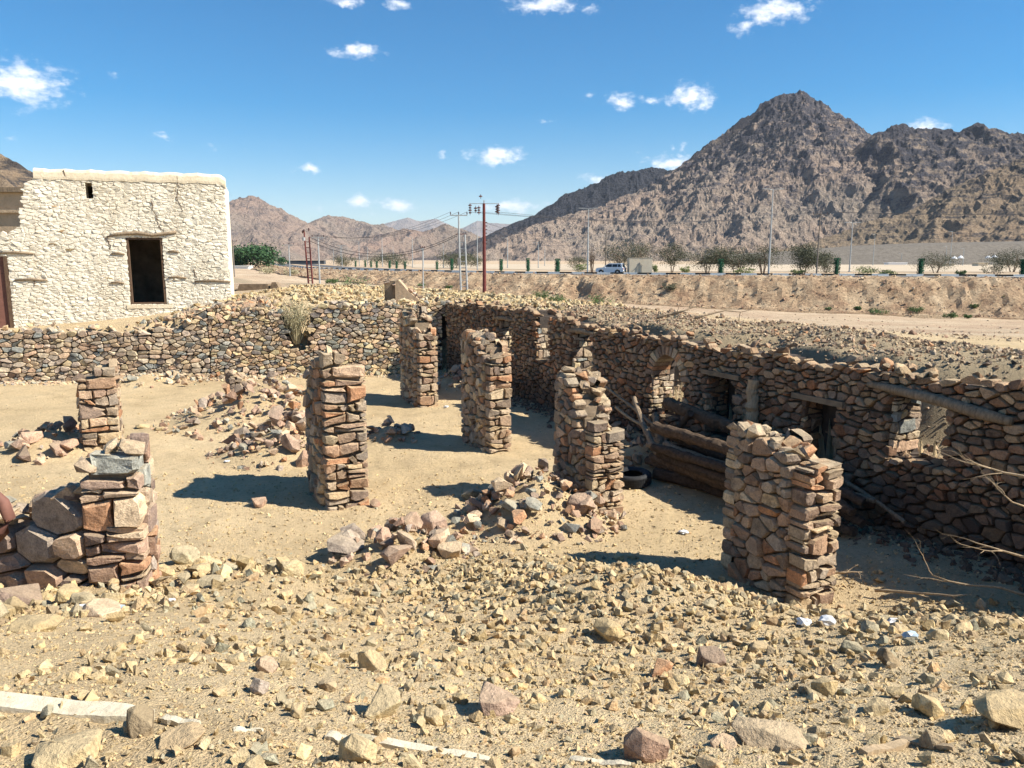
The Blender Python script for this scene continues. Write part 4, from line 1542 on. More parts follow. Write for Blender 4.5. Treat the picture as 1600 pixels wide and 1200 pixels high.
NHp = seg_h([(0, 1.72), (pxu(60), 1.74), (pxu(200), 1.62), (pxu(285), 1.74), (pxu(300), 2.0), (pxu(318), 2.35), (pxu(345), 2.5), (pxu(370), 2.2), (pxu(400), 2.35), 
             (pxu(440), 2.2), (pxu(450), 1.7), (pxu(456), 1.0), (pxu(484), .95), (pxu(489), 2.3), (pxu(520), 2.42), (pxu(600), 2.42), (pxu(625), 2.5), (pxu(700), 2.48), (pxu(735), 2.5)])


def NH(u):
    return NHp(u) + .08 * math.sin(u * 6.3) * math.sin(u * 2.9)


nwall = thing('rubble_stone_wall', (N0[0], N0[1], 0), 'low sunlit rubble stone wall with a collapsed gap across the back of the courtyard', 'stone wall')
N_HOLES = [dict(u0=pxu(692), u1=pxu(717), z0=.05, z1=2.0, niche=1)]
core_strips(nwall, norg, ND, NN, 0, Nl, NH, -.3, -.55, -.085, N_HOLES, M['soot_shade'], drop=.14)
ms = Masonry(nwall, 'cool')
ms.mat = 'tan'
ms.face(norg, ND, NN, 0, pxu(330), -.05, 2.8, .27, .155, .12, rnd, NH, (), jit=.7, gap=.011, proud=.05)
ms.mat = 'cool'
ms.face(norg, ND, NN, pxu(330) + .01, Nl, -.05, 2.8, .225, .13, .12, rnd, NH, N_HOLES, jit=.7, gap=.010, proud=.045)
for k in range(260):
    u = rnd.uniform(0, Nl)
    q = rnd.uniform(-.05, .6)
    ms.rock((norg[0] + ND[0] * u - NN[0] * q, norg[1] + ND[1] * u - NN[1] * q, NH(u) + rnd.uniform(-.12, .08)), rnd.uniform(.14, .36), rnd, 'cool_o', .3)
ms.finish()


# ------------------------------------------------------------------ pillars of the fallen arcade
AX = np.array([-.434, .901])
BX = np.array([.901, .434])


def pillar(corner, L, wd, Hl, label, seed, sw=.27, sh=.15, zb=-.1, Hw=None, mat='warm', caps=26, capz=.0, ax=AX, bx=BX, group=None, capsize=(.12, .34)):
    """corner: near left corner; Hl: height along the long axis; Hw: extra factor across"""
    r = random.Random(seed)
    root = thing('stone_pillar', (corner[0], corner[1], 0), label, 'stone pillar', group)
    H = seg_h(Hl)
    Hw = Hw or (lambda v: 0)
    ms_ = Masonry(root, mat)
    o = Vector((corner[0], corner[1], 0))
    A3 = Vector((ax[0], ax[1], 0))
    B3 = Vector((bx[0], bx[1], 0))
    wob = [r.uniform(0, 6) for _ in range(4)]
    hf = lambda u: H(0) + Hw(u) + .05 * math.sin(u * 13 + wob[0])
    hl = lambda u: H(u) + Hw(0) + .06 * math.sin(u * 9 + wob[1])
    hr = lambda u: H(u) + Hw(wd) + .06 * math.sin(u * 9 + wob[2])
    hb = lambda u: H(L) + Hw(u) + .05 * math.sin(u * 11 + wob[3])
    ms_.face(o, bx, -ax, 0, wd, zb, 4, sw, sh * 1.02, (.16, .26), r, hf, (), jit=.95, gap=.008, proud=.045, weight=3, coursed=True)
    ms_.face(o + A3 * L, bx, ax, 0, wd, zb, 4, sw, sh, (.16, .24), r, hb, (), jit=.3, gap=.006, proud=.03, weight=.4)
    ms_.face(o, ax, -bx, .19, L - .18, zb, 4, sw * .98, sh * 1.05, .12, r, hl, (), jit=.6, gap=.011, proud=.05, weight=2)
    ms_.face(o + B3 * wd, ax, bx, .19, L - .18, zb, 4, sw, sh * 1.1, .12, r, hr, (), jit=.5, gap=.006, proud=.032, weight=1 if corner[0] > -3 else 2)
    # core
    mb = MB()
    n = 12
    for i in range(n):
        for j in range(2):
            u0, u1 = .08 + (L - .16) * i / n, .08 + (L - .16) * (i + 1) / n
            v0, v1 = .08 + (wd - .16) * j / 2, .08 + (wd - .16) * (j + 1) / 2
            zt = H((u0 + u1) / 2) + Hw((v0 + v1) / 2) - .12
            vs = []
            for z in (zb, zt):
                for (uu, vv) in ((u0, v0), (u1, v0), (u1, v1), (u0, v1)):
                    q = A3 * uu + B3 * vv
                    vs.append((q.x, q.y, z))
            mb.add(vs, [(0, 1, 2, 3), (7, 6, 5, 4), (0, 4, 5, 1), (1, 5, 6, 2), (2, 6, 7, 3), (3, 7, 4, 0)])
    mb.build('mortar_core', M['mud'], root)
    for k in range(caps):
        u, v = r.uniform(.04, L - .04), r.uniform(.04, wd - .04)
        q = o + A3 * u + B3 * v
        s = r.uniform(*capsize)
        ms_.rock((q.x, q.y, H(u) + Hw(v) + r.uniform(-.08, .05) + capz), s, r, mat + '_o', .4)
    ms_.finish()
    return root, ms_


pillar((3.28, 8.31), 1.28, .56, [(0, 1.74), (.3, 1.80), (.7, 1.88), (1.0, 1.97), (1.28, 1.90)], 'square stone pillar nearest the camera on the right, topped with loose pale stones', 31,
       sw=.24, sh=.14, caps=34, Hw=lambda v: -.06 * v / .6)
pillar((1.23, 11.58), 1.2, .60, [(0, 1.42), (.35, 1.5), (.42, 1.75), (.62, 1.95), (.8, 2.12), (.95, 2.2), (1.2, 2.05)], 'stone pillar with stepped broken top beside the lying tyre and a heap of fallen stones', 32,
       sw=.25, sh=.15, caps=36, Hw=lambda v: -.25 * max(0, v - .35))
pillar((-.48, 15.5), 1.5, .52, [(0, 1.98), (.25, 2.0), (.32, 2.3), (.8, 2.42), (1.5, 2.36)], 'tall square stone pillar in the middle of the arcade row', 33,
       sw=.26, sh=.17, caps=24)
pillar((-2.55, 20.77), 1.7, .56, [(0, 2.0), (.35, 2.02), (.45, 2.35), (.9, 2.5), (1.7, 2.45)], 'farthest pillar of the arcade row, sticks poking out of its crumbling top', 34,
       sw=.28, sh=.16, caps=30)
pillar((-3.0, 11.98), 1.5, .70, [(0, 2.56), (.5, 2.45), (1.0, 2.1), (1.5, 1.9)], 'tall leaning stone pillar left of centre with one bright orange brick-shaped stone', 35,
       sw=.30, sh=.17, caps=20, Hw=lambda v: -.55 * max(0, v - .34) / .36)
pillar((-8.95, 15.6), 1.1, .72, [(0, 1.76), (.5, 1.76), (1.1, 1.5)], 'short stone pillar in the left middle distance standing in its own rubble', 36,
       sw=.40, sh=.22, caps=8, Hw=lambda v: -.35 * max(0, .28 - v) / .28, capsize=(.2, .4))
# the stump of the arcade inside the heap left of the leaning pillar
pillar((-7.35, 19.7), .7, .55, [(0, 1.25), (.7, .9)], 'ruined stub of masonry sticking out of the stone heap before the back wall', 37,
       sw=.28, sh=.17, caps=12, Hw=lambda v: -.8 * v / .55)

# front left corner pier with the big boulders of a low wall running left
PAX = np.array([-.20, .98])
PBX = np.array([.98, .20])
pillar((-4.70, 8.05), .62, .62, [(0, 1.98), (.35, 2.0), (.62, 1.8)], 'front left stone pier of large brown blocks with a pale grey block on top', 38,
       sw=.40, sh=.19, zb=.1, caps=5, mat='pink', Hw=lambda v: -.42 * max(0, .26 - v) / .26, ax=PAX, bx=PBX, capsize=(.22, .42))
rnd = random.Random(12)
lroot = thing('low_boulder_wall', (-6.6, 8.7, .4), 'low wall of very large tan boulders running left from the front pier', 'stone wall')
ms = Masonry(lroot, 'pink')
lorg = (-7.1, 8.5, 0)
ld = np.array([.985, -.17])
ln = np.array([-.17, -.985])
LH = seg_h([(0, 1.05), (1.0, 1.18), (1.6, 1.12), (1.75, 1.3), (2.4, 1.5)])
ms.face(lorg, ld, ln, 0, 2.42, .25, 2.2, .52, .34, .4, rnd, LH, (), jit=.5, gap=.015, proud=.09)
core_strips(lroot, lorg, ld, ln, 0, 2.4, LH, .1, -.5, -.1, [], M['mud'], drop=.2, step=.2)
for k in range(22):
    u = rnd.uniform(0, 2.4)
    q = rnd.uniform(.05, .5)
    ms.rock((lorg[0] + ld[0] * u - ln[0] * q, lorg[1] + ld[1] * u - ln[1] * q, LH(u) - .02), rnd.uniform(.18, .42), rnd, 'pink_o', .3)
ms.finish()
print('masonry', round(time.time() - T0, 1))

# ------------------------------------------------------------------ cream plastered house
rnd = random.Random(19)
HO = np.array([-17.37, 28.5])
HD = np.array([6.28, 2.0])
HL = float(np.linalg.norm(HD))
HD = HD / HL
HN = np.array([HD[1], -HD[0]])
house = thing('plastered_house', (HO[0], HO[1], 1.4), 'ruined two storey high house of whitewashed cream rubble masonry with one dark window opening', 'house')
horg = (HO[0], HO[1], 0)
WIN = dict(u0=2.98, u1=4.22, z0=2.30, z1=4.80)
SLIT = dict(u0=1.76, u1=1.98, z0=6.22, z1=6.76)
DOOR = dict(u0=-2.2, u1=-.98, z0=1.5, z1=4.1)
HHs = seg_h([(-3.5, 4.5), (-1.2, 4.7), (-.9, 4.9), (-.5, 5.15), (-.42, 5.6), (-.3, 6.2), (-.2, 6.5), (-.12, 6.85), (.1, 6.9), (.2, 7.05), (HL, 7.02)])
hh_ = [WIN, SLIT, DOOR]
core_strips(house, horg, HD, HN, -3.5, HL - .06, lambda u: HHs(u) + .10, .9, -.55, -.010, hh_, M['plaster'], step=.18, name='wall', drop=.22)
MATS_P = M['plaster']
M['plaster_o'] = M['plaster_i'] = MATS_P
M['plaster_tone_o'] = M['plaster_tone_i'] = MATS_P
ms = Masonry(house, 'plaster')
ms.face(horg, HD, HN, -3.5, HL, 1.1, 7.0, .235, .115, .03, rnd, lambda u: min(HHs(u), 6.93), hh_, jit=.6, gap=.003, proud=.010)
ms.finish('lump', 'plaster_lumps')
# a few bare stones and gaps
for (u, z, s) in [(.55, 4.55, .34), (.9, 5.0, .42), (1.1, 4.35, .45), (.7, 5.9, .2), (6.0, 5.2, .2), (2.3, 3.3, .3), (1.0, 2.3, .3), (5.9, 4.7, .22)]:
    o_ = place_rock('sand_o', (u * HD[0] + HN[0] * .0, u * HD[1] + HN[1] * .0, z - 1.4), s, house, 'bare_stone', rnd=rnd, rot=(0, 0, math.atan2(HD[1], HD[0])))
    o_.scale = (s, .10, s * .42)
# side wall, back wall, floor, roof slab of the room
mb = MB()
M4 = Matrix(((HD[0], -HN[0], 0, 0), (HD[1], -HN[1], 0, 0), (0, 0, 1, -1.4), (0, 0, 0, 1)))
mb.box(HL - .5, HL - .07, .552, 5.2, .9, 7.0, M4)
mb.build('side_wall', M['plaster'], house)
mb = MB()
mb.box(-.1, .3, .552, 4.6, .9, 6.9, M4)
mb.box(.302, HL - .502, 4.2, 4.6, .9, 6.9, M4)
mb.box(.302, 3.3, .552, 4.198, 6.7, 6.88, M4)
mb.box(3.302, HL - .502, .552, 4.198, 6.7, 6.88, M4)
mb.box(.302, HL - .502, .552, 4.198, 1.9, 2.1, M4)
mb.build('inner_walls', M['room'], house)
# smooth rounded parapet
mb = MB()
prof = [(-.03, 6.86), (-.035, 6.95), (-.02, 7.12), (.06, 7.22), (.2, 7.25), (.42, 7.22), (.56, 7.05), (.56, 6.86)]
us_ = np.linspace(.12, HL + .02, 40)
vs = []
for u in us_:
    e = .04 * math.sin(u * 7) + .02 * math.sin(u * 17)
    end = 1 if u < HL - .25 else .93
    dip = -.16 if u > HL - .1 else (-.05 if u > HL - .25 else 0)
    for (d, z) in prof:
        p = np.array([0, 0]) + HD * u - HN * d
        zz = z + (e * .5 if z > 6.7 else e * 1.5 - .05) + (dip if z > 6.8 else 0)
        vs.append((p[0], p[1], zz - 1.4))
n = len(prof)
fs = []
for i in range(len(us_) - 1):
    for k in range(n - 1):
        fs.append((i * n + k, i * n + k + 1, (i + 1) * n + k + 1, (i + 1) * n + k))
fs.append(tuple(range(n))[::-1])
fs.append(tuple((len(us_) - 1) * n + k for k in range(n)))
mb.add(vs, fs)
mb.build('parapet', M['plaster_s'], house, smooth=False)
wf = link('window', None, (HD[0] * WIN['u0'], HD[1] * WIN['u0'], 0), house)


def hbox(nm, u0, u1, d0, d1, z0, z1, mat, par=None):
    m_ = MB()
    off = WIN['u0'] if par is wf else 0
    m_.box(u0 - off, u1 - off, d0, d1, z0, z1, M4)
    return m_.build(nm, mat, par or house)


hbox('frame', WIN['u0'] - .0, WIN['u0'] + .07, .02, .2, WIN['z0'], WIN['z1'], M['frame'], wf)
hbox('frame', WIN['u1'] - .07, WIN['u1'], .02, .2, WIN['z0'], WIN['z1'], M['frame'], wf)
hbox('frame', WIN['u0'] + .072, WIN['u1'] - .072, .02, .2, WIN['z1'] - .07, WIN['z1'], M['frame'], wf)
hbox('frame', WIN['u0'] + .072, WIN['u1'] - .072, .02, .2, WIN['z0'], WIN['z0'] + .06, M['frame'], wf)
hbox('sill', WIN['u0'] - .15, WIN['u1'] + .2, -.035, .3, WIN['z0'] - .16, WIN['z0'] - .022, M['plaster_s'], wf)
hbox('frame', DOOR['u1'] - .12, DOOR['u1'], -.02, .25, DOOR['z0'], DOOR['z1'], M['frame'])
hbox('door', DOOR['u0'], DOOR['u1'] - .122, .06, .14, DOOR['z0'], DOOR['z1'], M['clay'])


def hpt(u, z, d=-.03):
    return (HD[0] * u - HN[0] * d, HD[1] * u - HN[1] * d, z - 1.4)


mb = MB()
mb.tube([hpt(2.35, 4.82), hpt(2.7, 4.93), hpt(3.4, 4.98, -.05), hpt(3.9, 4.90, -.05), hpt(4.4, 4.97), hpt(4.75, 5.03)], [.035, .06, .07, .055, .06, .05], 8)
mb.build('lintel', M['wood'], house, smooth=True)
for (u0, u1, z) in [(-.8, .25, 3.25), (-1.3, -.1, 4.22), (4.35, 5.0, 3.3), (4.4, 4.8, 4.28), (2.35, 2.8, 3.12), (2.45, 2.9, 4.2), (5.3, 6.6, 3.15)]:
    mb = MB()
    mb.tube([hpt(u0, z), hpt((u0 + u1) / 2, z + .03, -.035), hpt(u1, z - .02)], [.03, .05, .03], 7)
    mb.build('tie_beam', M['wood'], house, smooth=True)
for (pts) in [[(4.9, 7.1), (4.95, 6.7), (4.85, 6.4), (4.95, 6.0), (5.1, 5.75)], [(4.3, 5.0), (4.15, 5.3), (4.0, 5.8), (3.95, 6.3)], [(5.3, 3.0), (5.35, 3.3), (5.3, 3.7)], [(2.3, 4.8), (2.45, 4.5), (2.4, 4.3)], [(1.1, 7.2), (1.2, 6.85)], [(-.2, 3.3), (-.15, 2.95)]]:
    mb = MB()
    P3 = []
    for (a, b) in zip(pts[:-1], pts[1:]):
        for k in range(4):
            f = k / 4
            P3.append(hpt(a[0] + (b[0] - a[0]) * f + rnd.uniform(-.03, .03), a[1] + (b[1] - a[1]) * f, -.022))
    mb.tube(P3, [rnd.uniform(.006, .022) for _ in P3], 5)
    mb.build('crack', M['frame'], house)
# tan house farther left, of which only a strip shows
nb = thing('tan_plastered_house', (-22.5, 33.5, 1.4), 'tan smooth plastered building partly showing beyond the ragged left end of the cream house', 'house')
mb = MB()
mb.box(-4, 4.4, 0, 5, 0, 5.4)
mb.build('wall', M['tanp'], nb)
mb = MB()
mb.box(-4.1, 4.5, -.12, 5.1, 4.55, 4.68)
mb.build('ledge', M['tanp'], nb)
mb = MB()
mb.box(-4.15, 4.55, -.2, 5.2, 5.402, 5.6)
mb.build('roof_edge', M['wood'], nb)

# ruined plaster stub behind the back wall
stub = thing('plaster_wall_stub', (-4.35, 28.9, 2.25), 'pinkish broken plaster wall stub standing behind the back stone wall', 'ruined wall')
mb = MB()
mb.box(-.42, .0, 0, .5, -.6, .95)
mb.build('shaded_block', M['mud'], stub)  # shaded left side of the stub, painted as darker mud
rnd = random.Random(5)
mb = MB()
pr = [(0, .95), (.12, 1.0), (.3, .8), (.5, .55), (.7, .4), (.85, .3)]
for (a, b) in zip(pr[:-1], pr[1:]):
    k = len(mb.v)
    mb.add([(a[0] + .002, -.15, -.9), (b[0], -.15, -.9), (b[0], .4, -.9), (a[0] + .002, .4, -.9), (a[0] + .002, -.12, a[1]), (b[0], -.12, b[1]), (b[0], .4, b[1]), (a[0] + .002, .4, a[1])],
           [(0, 3, 2, 1), (4, 5, 6, 7), (0, 1, 5, 4), (1, 2, 6, 5), (2, 3, 7, 6), (3, 0, 4, 7)])
mb.build('plaster_face', M['pinkp'], stub)
ms = Masonry(stub, 'pink')
for k in range(40):
    u = rnd.uniform(-.4, 1.1)
    z = (.9 if u < .2 else 1.0 - .7 * u) * rnd.uniform(.9, 1.05)
    ms.rock((-4.35 + u, 28.9 + rnd.uniform(-.1, .4), 2.2 + z), rnd.uniform(.12, .3), rnd, 'pink_o')
ms.finish()

# low dark block remnants on the rise behind
for (px, py, wd, hh, lab) in [(395, 443, 1.0, .38, 'low brown block remnant on the sandy rise right of the cream house'), (432, 443, .42, .36, 'small pointed brown block on the sandy rise'), (364, 446, .25, .4, 'small brown stone post touching the corner of the cream house')]:
    r = ray(px, py)
    k = 46 / r[1]
    x, y = r[0] * k, 46.0
    mb = MB()
    t_ = .3 if wd > .9 else .55
    mb.add([(-wd, -.3, -.3), (wd, -.3, -.3), (wd, .3, -.3), (-wd, .3, -.3), (-wd * (1 - t_), -.3, hh), (wd * (.98 if wd > .9 else .1), -.3, hh), (wd * (.98 if wd > .9 else .1), .3, hh), (-wd * (1 - t_), .3, hh)],
           [(0, 3, 2, 1), (4, 5, 6, 7), (0, 1, 5, 4), (1, 2, 6, 5), (2, 3, 7, 6), (3, 0, 4, 7)])
    o_ = mb.build('block_remnant', M['mud'], None, (x, y, gz(x, y)))
    tag(o_, lab, 'block')
print('house', round(time.time() - T0, 1))


# =================================================================== GRAVEL AND RUBBLE
def frustum_pts(rs, n, y0, y1, margin=1.0, power=1.0, xr=None):
    """points in the wedge the place is seen through, evenly spread in distance"""
    y = y0 * (y1 / y0) ** rs.rand(n)
    x = (rs.rand(n) * 2 - 1) * (y * .70 + margin)
    return x, y


def sizes(rs, n, a, b, p=2.2):
    """many small, few large"""
    u = rs.rand(n)
    return (a ** (1 - p) + u * (b ** (1 - p) - a ** (1 - p))) ** (1 / (1 - p))


def lay(name, x, y, s, mat, rs, sink=.27):
    z = ground(x, y) + s * (.5 * .6 - sink)
    o = bake_pebbles(name, np.stack([x, y, z], 1), s, mat, rs)
    tag(o, kind='stuff')
    return o


def s_of(x, y):
    return (x - W0[0]) * WE[0] + (y - W0[1]) * WE[1]


def in_court(x, y):
    return (s_of(x, y) < -.05) & (n_dist(x, y) < -.05)


def build_gravel():
    rs = np.random.RandomState(1)
    x, y = frustum_pts(rs, 62000, 1.5, 11.0, .6)
    xc, yc = frustum_pts(rs, 30000, 1.5, 14.0, .6)
    kc = in_court(xc, yc)
    xc, yc = xc[kc], yc[kc]
    lay('earth_clods', xc, yc, sizes(rs, len(xc), .007, .03, 2.2) * (.55 + .16 * yc), M['clod'], rs, .2)
    patch = fbm(x * .8, y * .8, 50, 4)
    keep = in_court(x, y) & (rs.rand(len(x)) < np.clip((patch - .28) * 3.2, .42, 1) * (1 - .75 * sstep(8.8, 10.6, y)) * np.where((x < -.9) & (y > 3.4) & (y < 7.0), .8, 1))
    x, y = x[keep], y[keep]
    lay('scree_gravel', x, y, sizes(rs, len(x), .006, .052, 2.6) * (.6 + .12 * y) * np.where((x < -.9) & (y > 3.2) & (y < 7.0), .6, 1), M['sand_i'], rs)
    x = np.concatenate([rs.normal(1.0, 1.9, 2600), rs.normal(-.2, 1.0, 1400), rs.normal(3.9, .8, 900), rs.uniform(-2.4, 2.6, 1500)])
    y = np.concatenate([rs.normal(6.6, 1.2, 2600), rs.normal(8.7, .5, 1400), rs.normal(7.0, .6, 900), rs.uniform(2.2, 5, 1500)])
    k = in_court(x, y) & (y > 2)
    x, y = x[k], y[k]
    lay('scree_cobbles', x, y, sizes(rs, len(x), .045, .15, 2.2) * np.interp(y, [2, 5, 7], [.55, .75, 1]), M['sand_i'], rs, .1)
    x = np.concatenate([rs.normal(4.05, .5, 420), rs.normal(-4.2, 1.3, 500)])
    y = np.concatenate([rs.normal(7.55, .3, 420), rs.normal(7.2, .7, 500)])
    lay('pale_rubble', x, y, sizes(rs, len(x), .05, .17, 2.0), M['sand_i'], rs, .05)
    x, y = frustum_pts(rs, 16000, 8.5, 26, 1)
    k = in_court(x, y) & (rs.rand(len(x)) < .25 + 1.2 * np.clip(fbm(x * .5, y * .5, 52, 3) - .4, 0, 1))
    x, y = x[k], y[k]
    lay('courtyard_gravel', x, y, sizes(rs, len(x), .018, .09, 2.6), M['sand_i'], rs)
    # foot of the walls
    t = rs.uniform(-3, 18, 2600)
    q = -np.abs(rs.normal(.12, .35, 2600)) - .1
    x, y = W0[0] + WA[0] * t + WE[0] * q, W0[1] + WA[1] * t + WE[1] * q
    k = in_court(x, y)
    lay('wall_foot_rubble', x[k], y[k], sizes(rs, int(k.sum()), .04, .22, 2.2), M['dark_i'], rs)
    u = rs.uniform(0, 19, 2200)
    q = np.abs(rs.normal(.05, .35, 2200)) + .06
    x, y = norg[0] + ND[0] * u + NN[0] * q, norg[1] + ND[1] * u + NN[1] * q
    lay('back_wall_foot_rubble', x, y, sizes(rs, len(x), .05, .24, 2.2), M['cool_i'], rs)
    # bench above the niche wall
    t = rs.uniform(-3, 20, 16000)
    q = rs.uniform(.35, 8.5, 16000)
    x, y = W0[0] + WA[0] * t + WE[0] * q, W0[1] + WA[1] * t + WE[1] * q
    lay('bench_rubble', x, y, sizes(rs, len(x), .03, .17, 2.5), M['warm_i'], rs, .1)
    t = rs.uniform(-3, 20, 13000)
    q = rs.uniform(.6, 6.5, 13000)
    x, y = W0[0] + WA[0] * t + WE[0] * q, W0[1] + WA[1] * t + WE[1] * q
    lay('bench_gravel', x, y, sizes(rs, len(x), .03, .075, 1.5) * np.interp(y, [8, 26], [.8, 1.6]), M['bank_i'], rs, .15)
    # rise behind the back wall
    x = rs.uniform(-13, 4, 11500)
    y = 26.6 + 20 * rs.rand(11500) ** 1.5
    lay('rise_rubble', x, y, sizes(rs, len(x), .06, .34, 2.2), M['sand_i'], rs, .1)
    x = rs.normal(-10.4, .9, 1300)
    y = rs.normal(27.3, .8, 1300)
    lay('collapsed_wall_rubble', x, y, sizes(rs, len(x), .08, .4, 2.0), M['warm_i'], rs, .0)
    # waste ground towards the bank
    x, y = frustum_pts(rs, 9000, 28, 105, 4)
    k = (s_of(x, y) > 6) & (rs.rand(len(x)) < .3 + 1.5 * np.clip(fbm(x * .12, y * .12, 54, 3) - .42, 0, 1))
    x, y = x[k], y[k]
    lay('waste_ground_stones', x, y, sizes(rs, len(x), .06, .40, 2.5), M['bank_i'], rs)
    # stones weathering out of the bank
    n = 10500
    i = rs.uniform(RL[60], RL[-1] * .8, n)
    s = rs.uniform(.8, 13, n)
    px, py = np.interp(i, RL, RP[:, 0]), np.interp(i, RL, RP[:, 1])
    nx, ny = np.interp(i, RL, RN[:, 0]), np.interp(i, RL, RN[:, 1])
    x, y = px + nx * s, py + ny * s
    z = ground(x, y, False) + .1
    g = ridged(i / 3.2 + .12 * s, s / 14, 77, 4)
    z = z + (g - .55) * 1.5 * np.sin(PI * np.clip((s - .8) / 11.0, 0, 1)) + .1
    o = bake_pebbles('bank_stones', np.stack([x, y, z], 1), sizes(rs, n, .10, .55, 2.4), M['bank_i'], rs)
    tag(o, kind='stuff')


build_gravel()
print('gravel', round(time.time() - T0, 1))


# ------------------------------------------------------------------ heaps of fallen stone: the big ones are things
def heap(idx, n_big, n_small, sz, label, group, mat='pink_o', rs=None, name='fallen_stone', sq=1.0):
    hx, hy, hr, hh = HEAPS[idx]
    r = random.Random(200 + idx)
    objs = []
    for i in range(n_big):
        rr = hr * math.sqrt(r.random()) * .95
        a = r.uniform(0, 2 * PI)
        x, y = hx + rr * math.cos(a), hy + rr * math.sin(a) * sq
        s = r.uniform(*sz)
        z = gz(x, y) + hh * .30 * (1 - rr / hr) + s * .2
        o = place_rock(mat, (x, y, z), s * 1.05, None, name, False, r, .5)
        tag(o, label, 'stone', group, 'thing')
        objs.append(o)
    zone_labels(objs, 'stone', label)
    rs = np.random.RandomState(idx)
    rr = hr * 1.12 * np.sqrt(rs.rand(n_small))
    a = rs.uniform(0, 2 * PI, n_small)
    x, y = hx + rr * np.cos(a), hy + rr * np.sin(a) * sq
    s = sizes(rs, n_small, .07, sz[0] * 1.15, 1.4)
    z = ground(x, y) + s * .2 + hh * .18 * np.clip(1 - rr / hr, 0, 1)
    o = bake_pebbles('heap_rubble', np.stack([x, y, z], 1), s, M[mat.replace('_o', '_i')], rs)
    tag(o, kind='stuff')


RANK = ['largest', 'second largest', 'third largest', 'fourth largest', 'fifth largest', 'sixth largest', 'seventh largest', 'eighth largest', 'ninth largest', 'tenth largest']


def zone_labels(objs, noun, where, nx=3, ny=3):
    xs = sorted(o.location.x / o.location.y for o in objs)
    ys = sorted(o.location.y for o in objs)
    zn = {}
    for o in objs:
        i = min(nx - 1, xs.index(o.location.x / o.location.y) * nx // len(xs))
        j = min(ny - 1, ys.index(o.location.y) * ny // len(ys))
        zn.setdefault((i, j), []).append(o)
    LR = ['left', 'middle', 'right'] if nx == 3 else ['far left', 'left', 'middle', 'right', 'far right']
    for (i, j), L in zn.items():
        L.sort(key=lambda o: -o.scale.x)
        for k, o in enumerate(L):
            rank = (RANK[k] + ' ' if len(L) > 1 else 'only big ')
            o['label'] = rank + noun + ' at the ' + ['near ', '', 'far '][j] + LR[i] + ' of ' + where


heap(0, 44, 330, (.18, .36), 'the heap against the stepped pillar', 'stones fallen beside the stepped pillar')
heap(1, 13, 90, (.18, .42), 'the low central foreground heap', 'stones of the central foreground heap')
heap(2, 50, 420, (.20, .44), 'the large heap before the back wall', 'stones fallen before the back wall')
heap(3, 32, 260, (.20, .46), 'the heap left of the leaning pillar', 'stones fallen left of the leaning pillar')
heap(4, 12, 50, (.18, .38), 'the heap right of the leaning pillar', 'stones fallen right of the leaning pillar')
heap(5, 18, 80, (.20, .44), 'the rubble round the far left pillar', 'stones fallen round the far left pillar')
heap(6, 14, 90, (.18, .38), 'the rubble in the shadowed recess', 'stones in the shadowed recess')
heap(7, 14, 90, (.18, .34), 'the shaded rubble behind the tyre', 'stones in the shade behind the tyre', 'warm_o')
heap(8, 14, 70, (.18, .42), 'the pale rubble beside the front pier', 'pale boulders beside the front pier', 'sand_o')
heap(9, 10, 60, (.2, .42), 'the rubble below the cream house', 'stones at the foot of the back wall')
heap(10, 10, 60, (.18, .36), 'the scatter between the two back heaps', 'stones scattered between the heaps')
heap(11, 6, 60, (.18, .3), 'the shaded scatter under the niche wall', 'stones under the niche wall', 'warm_o')

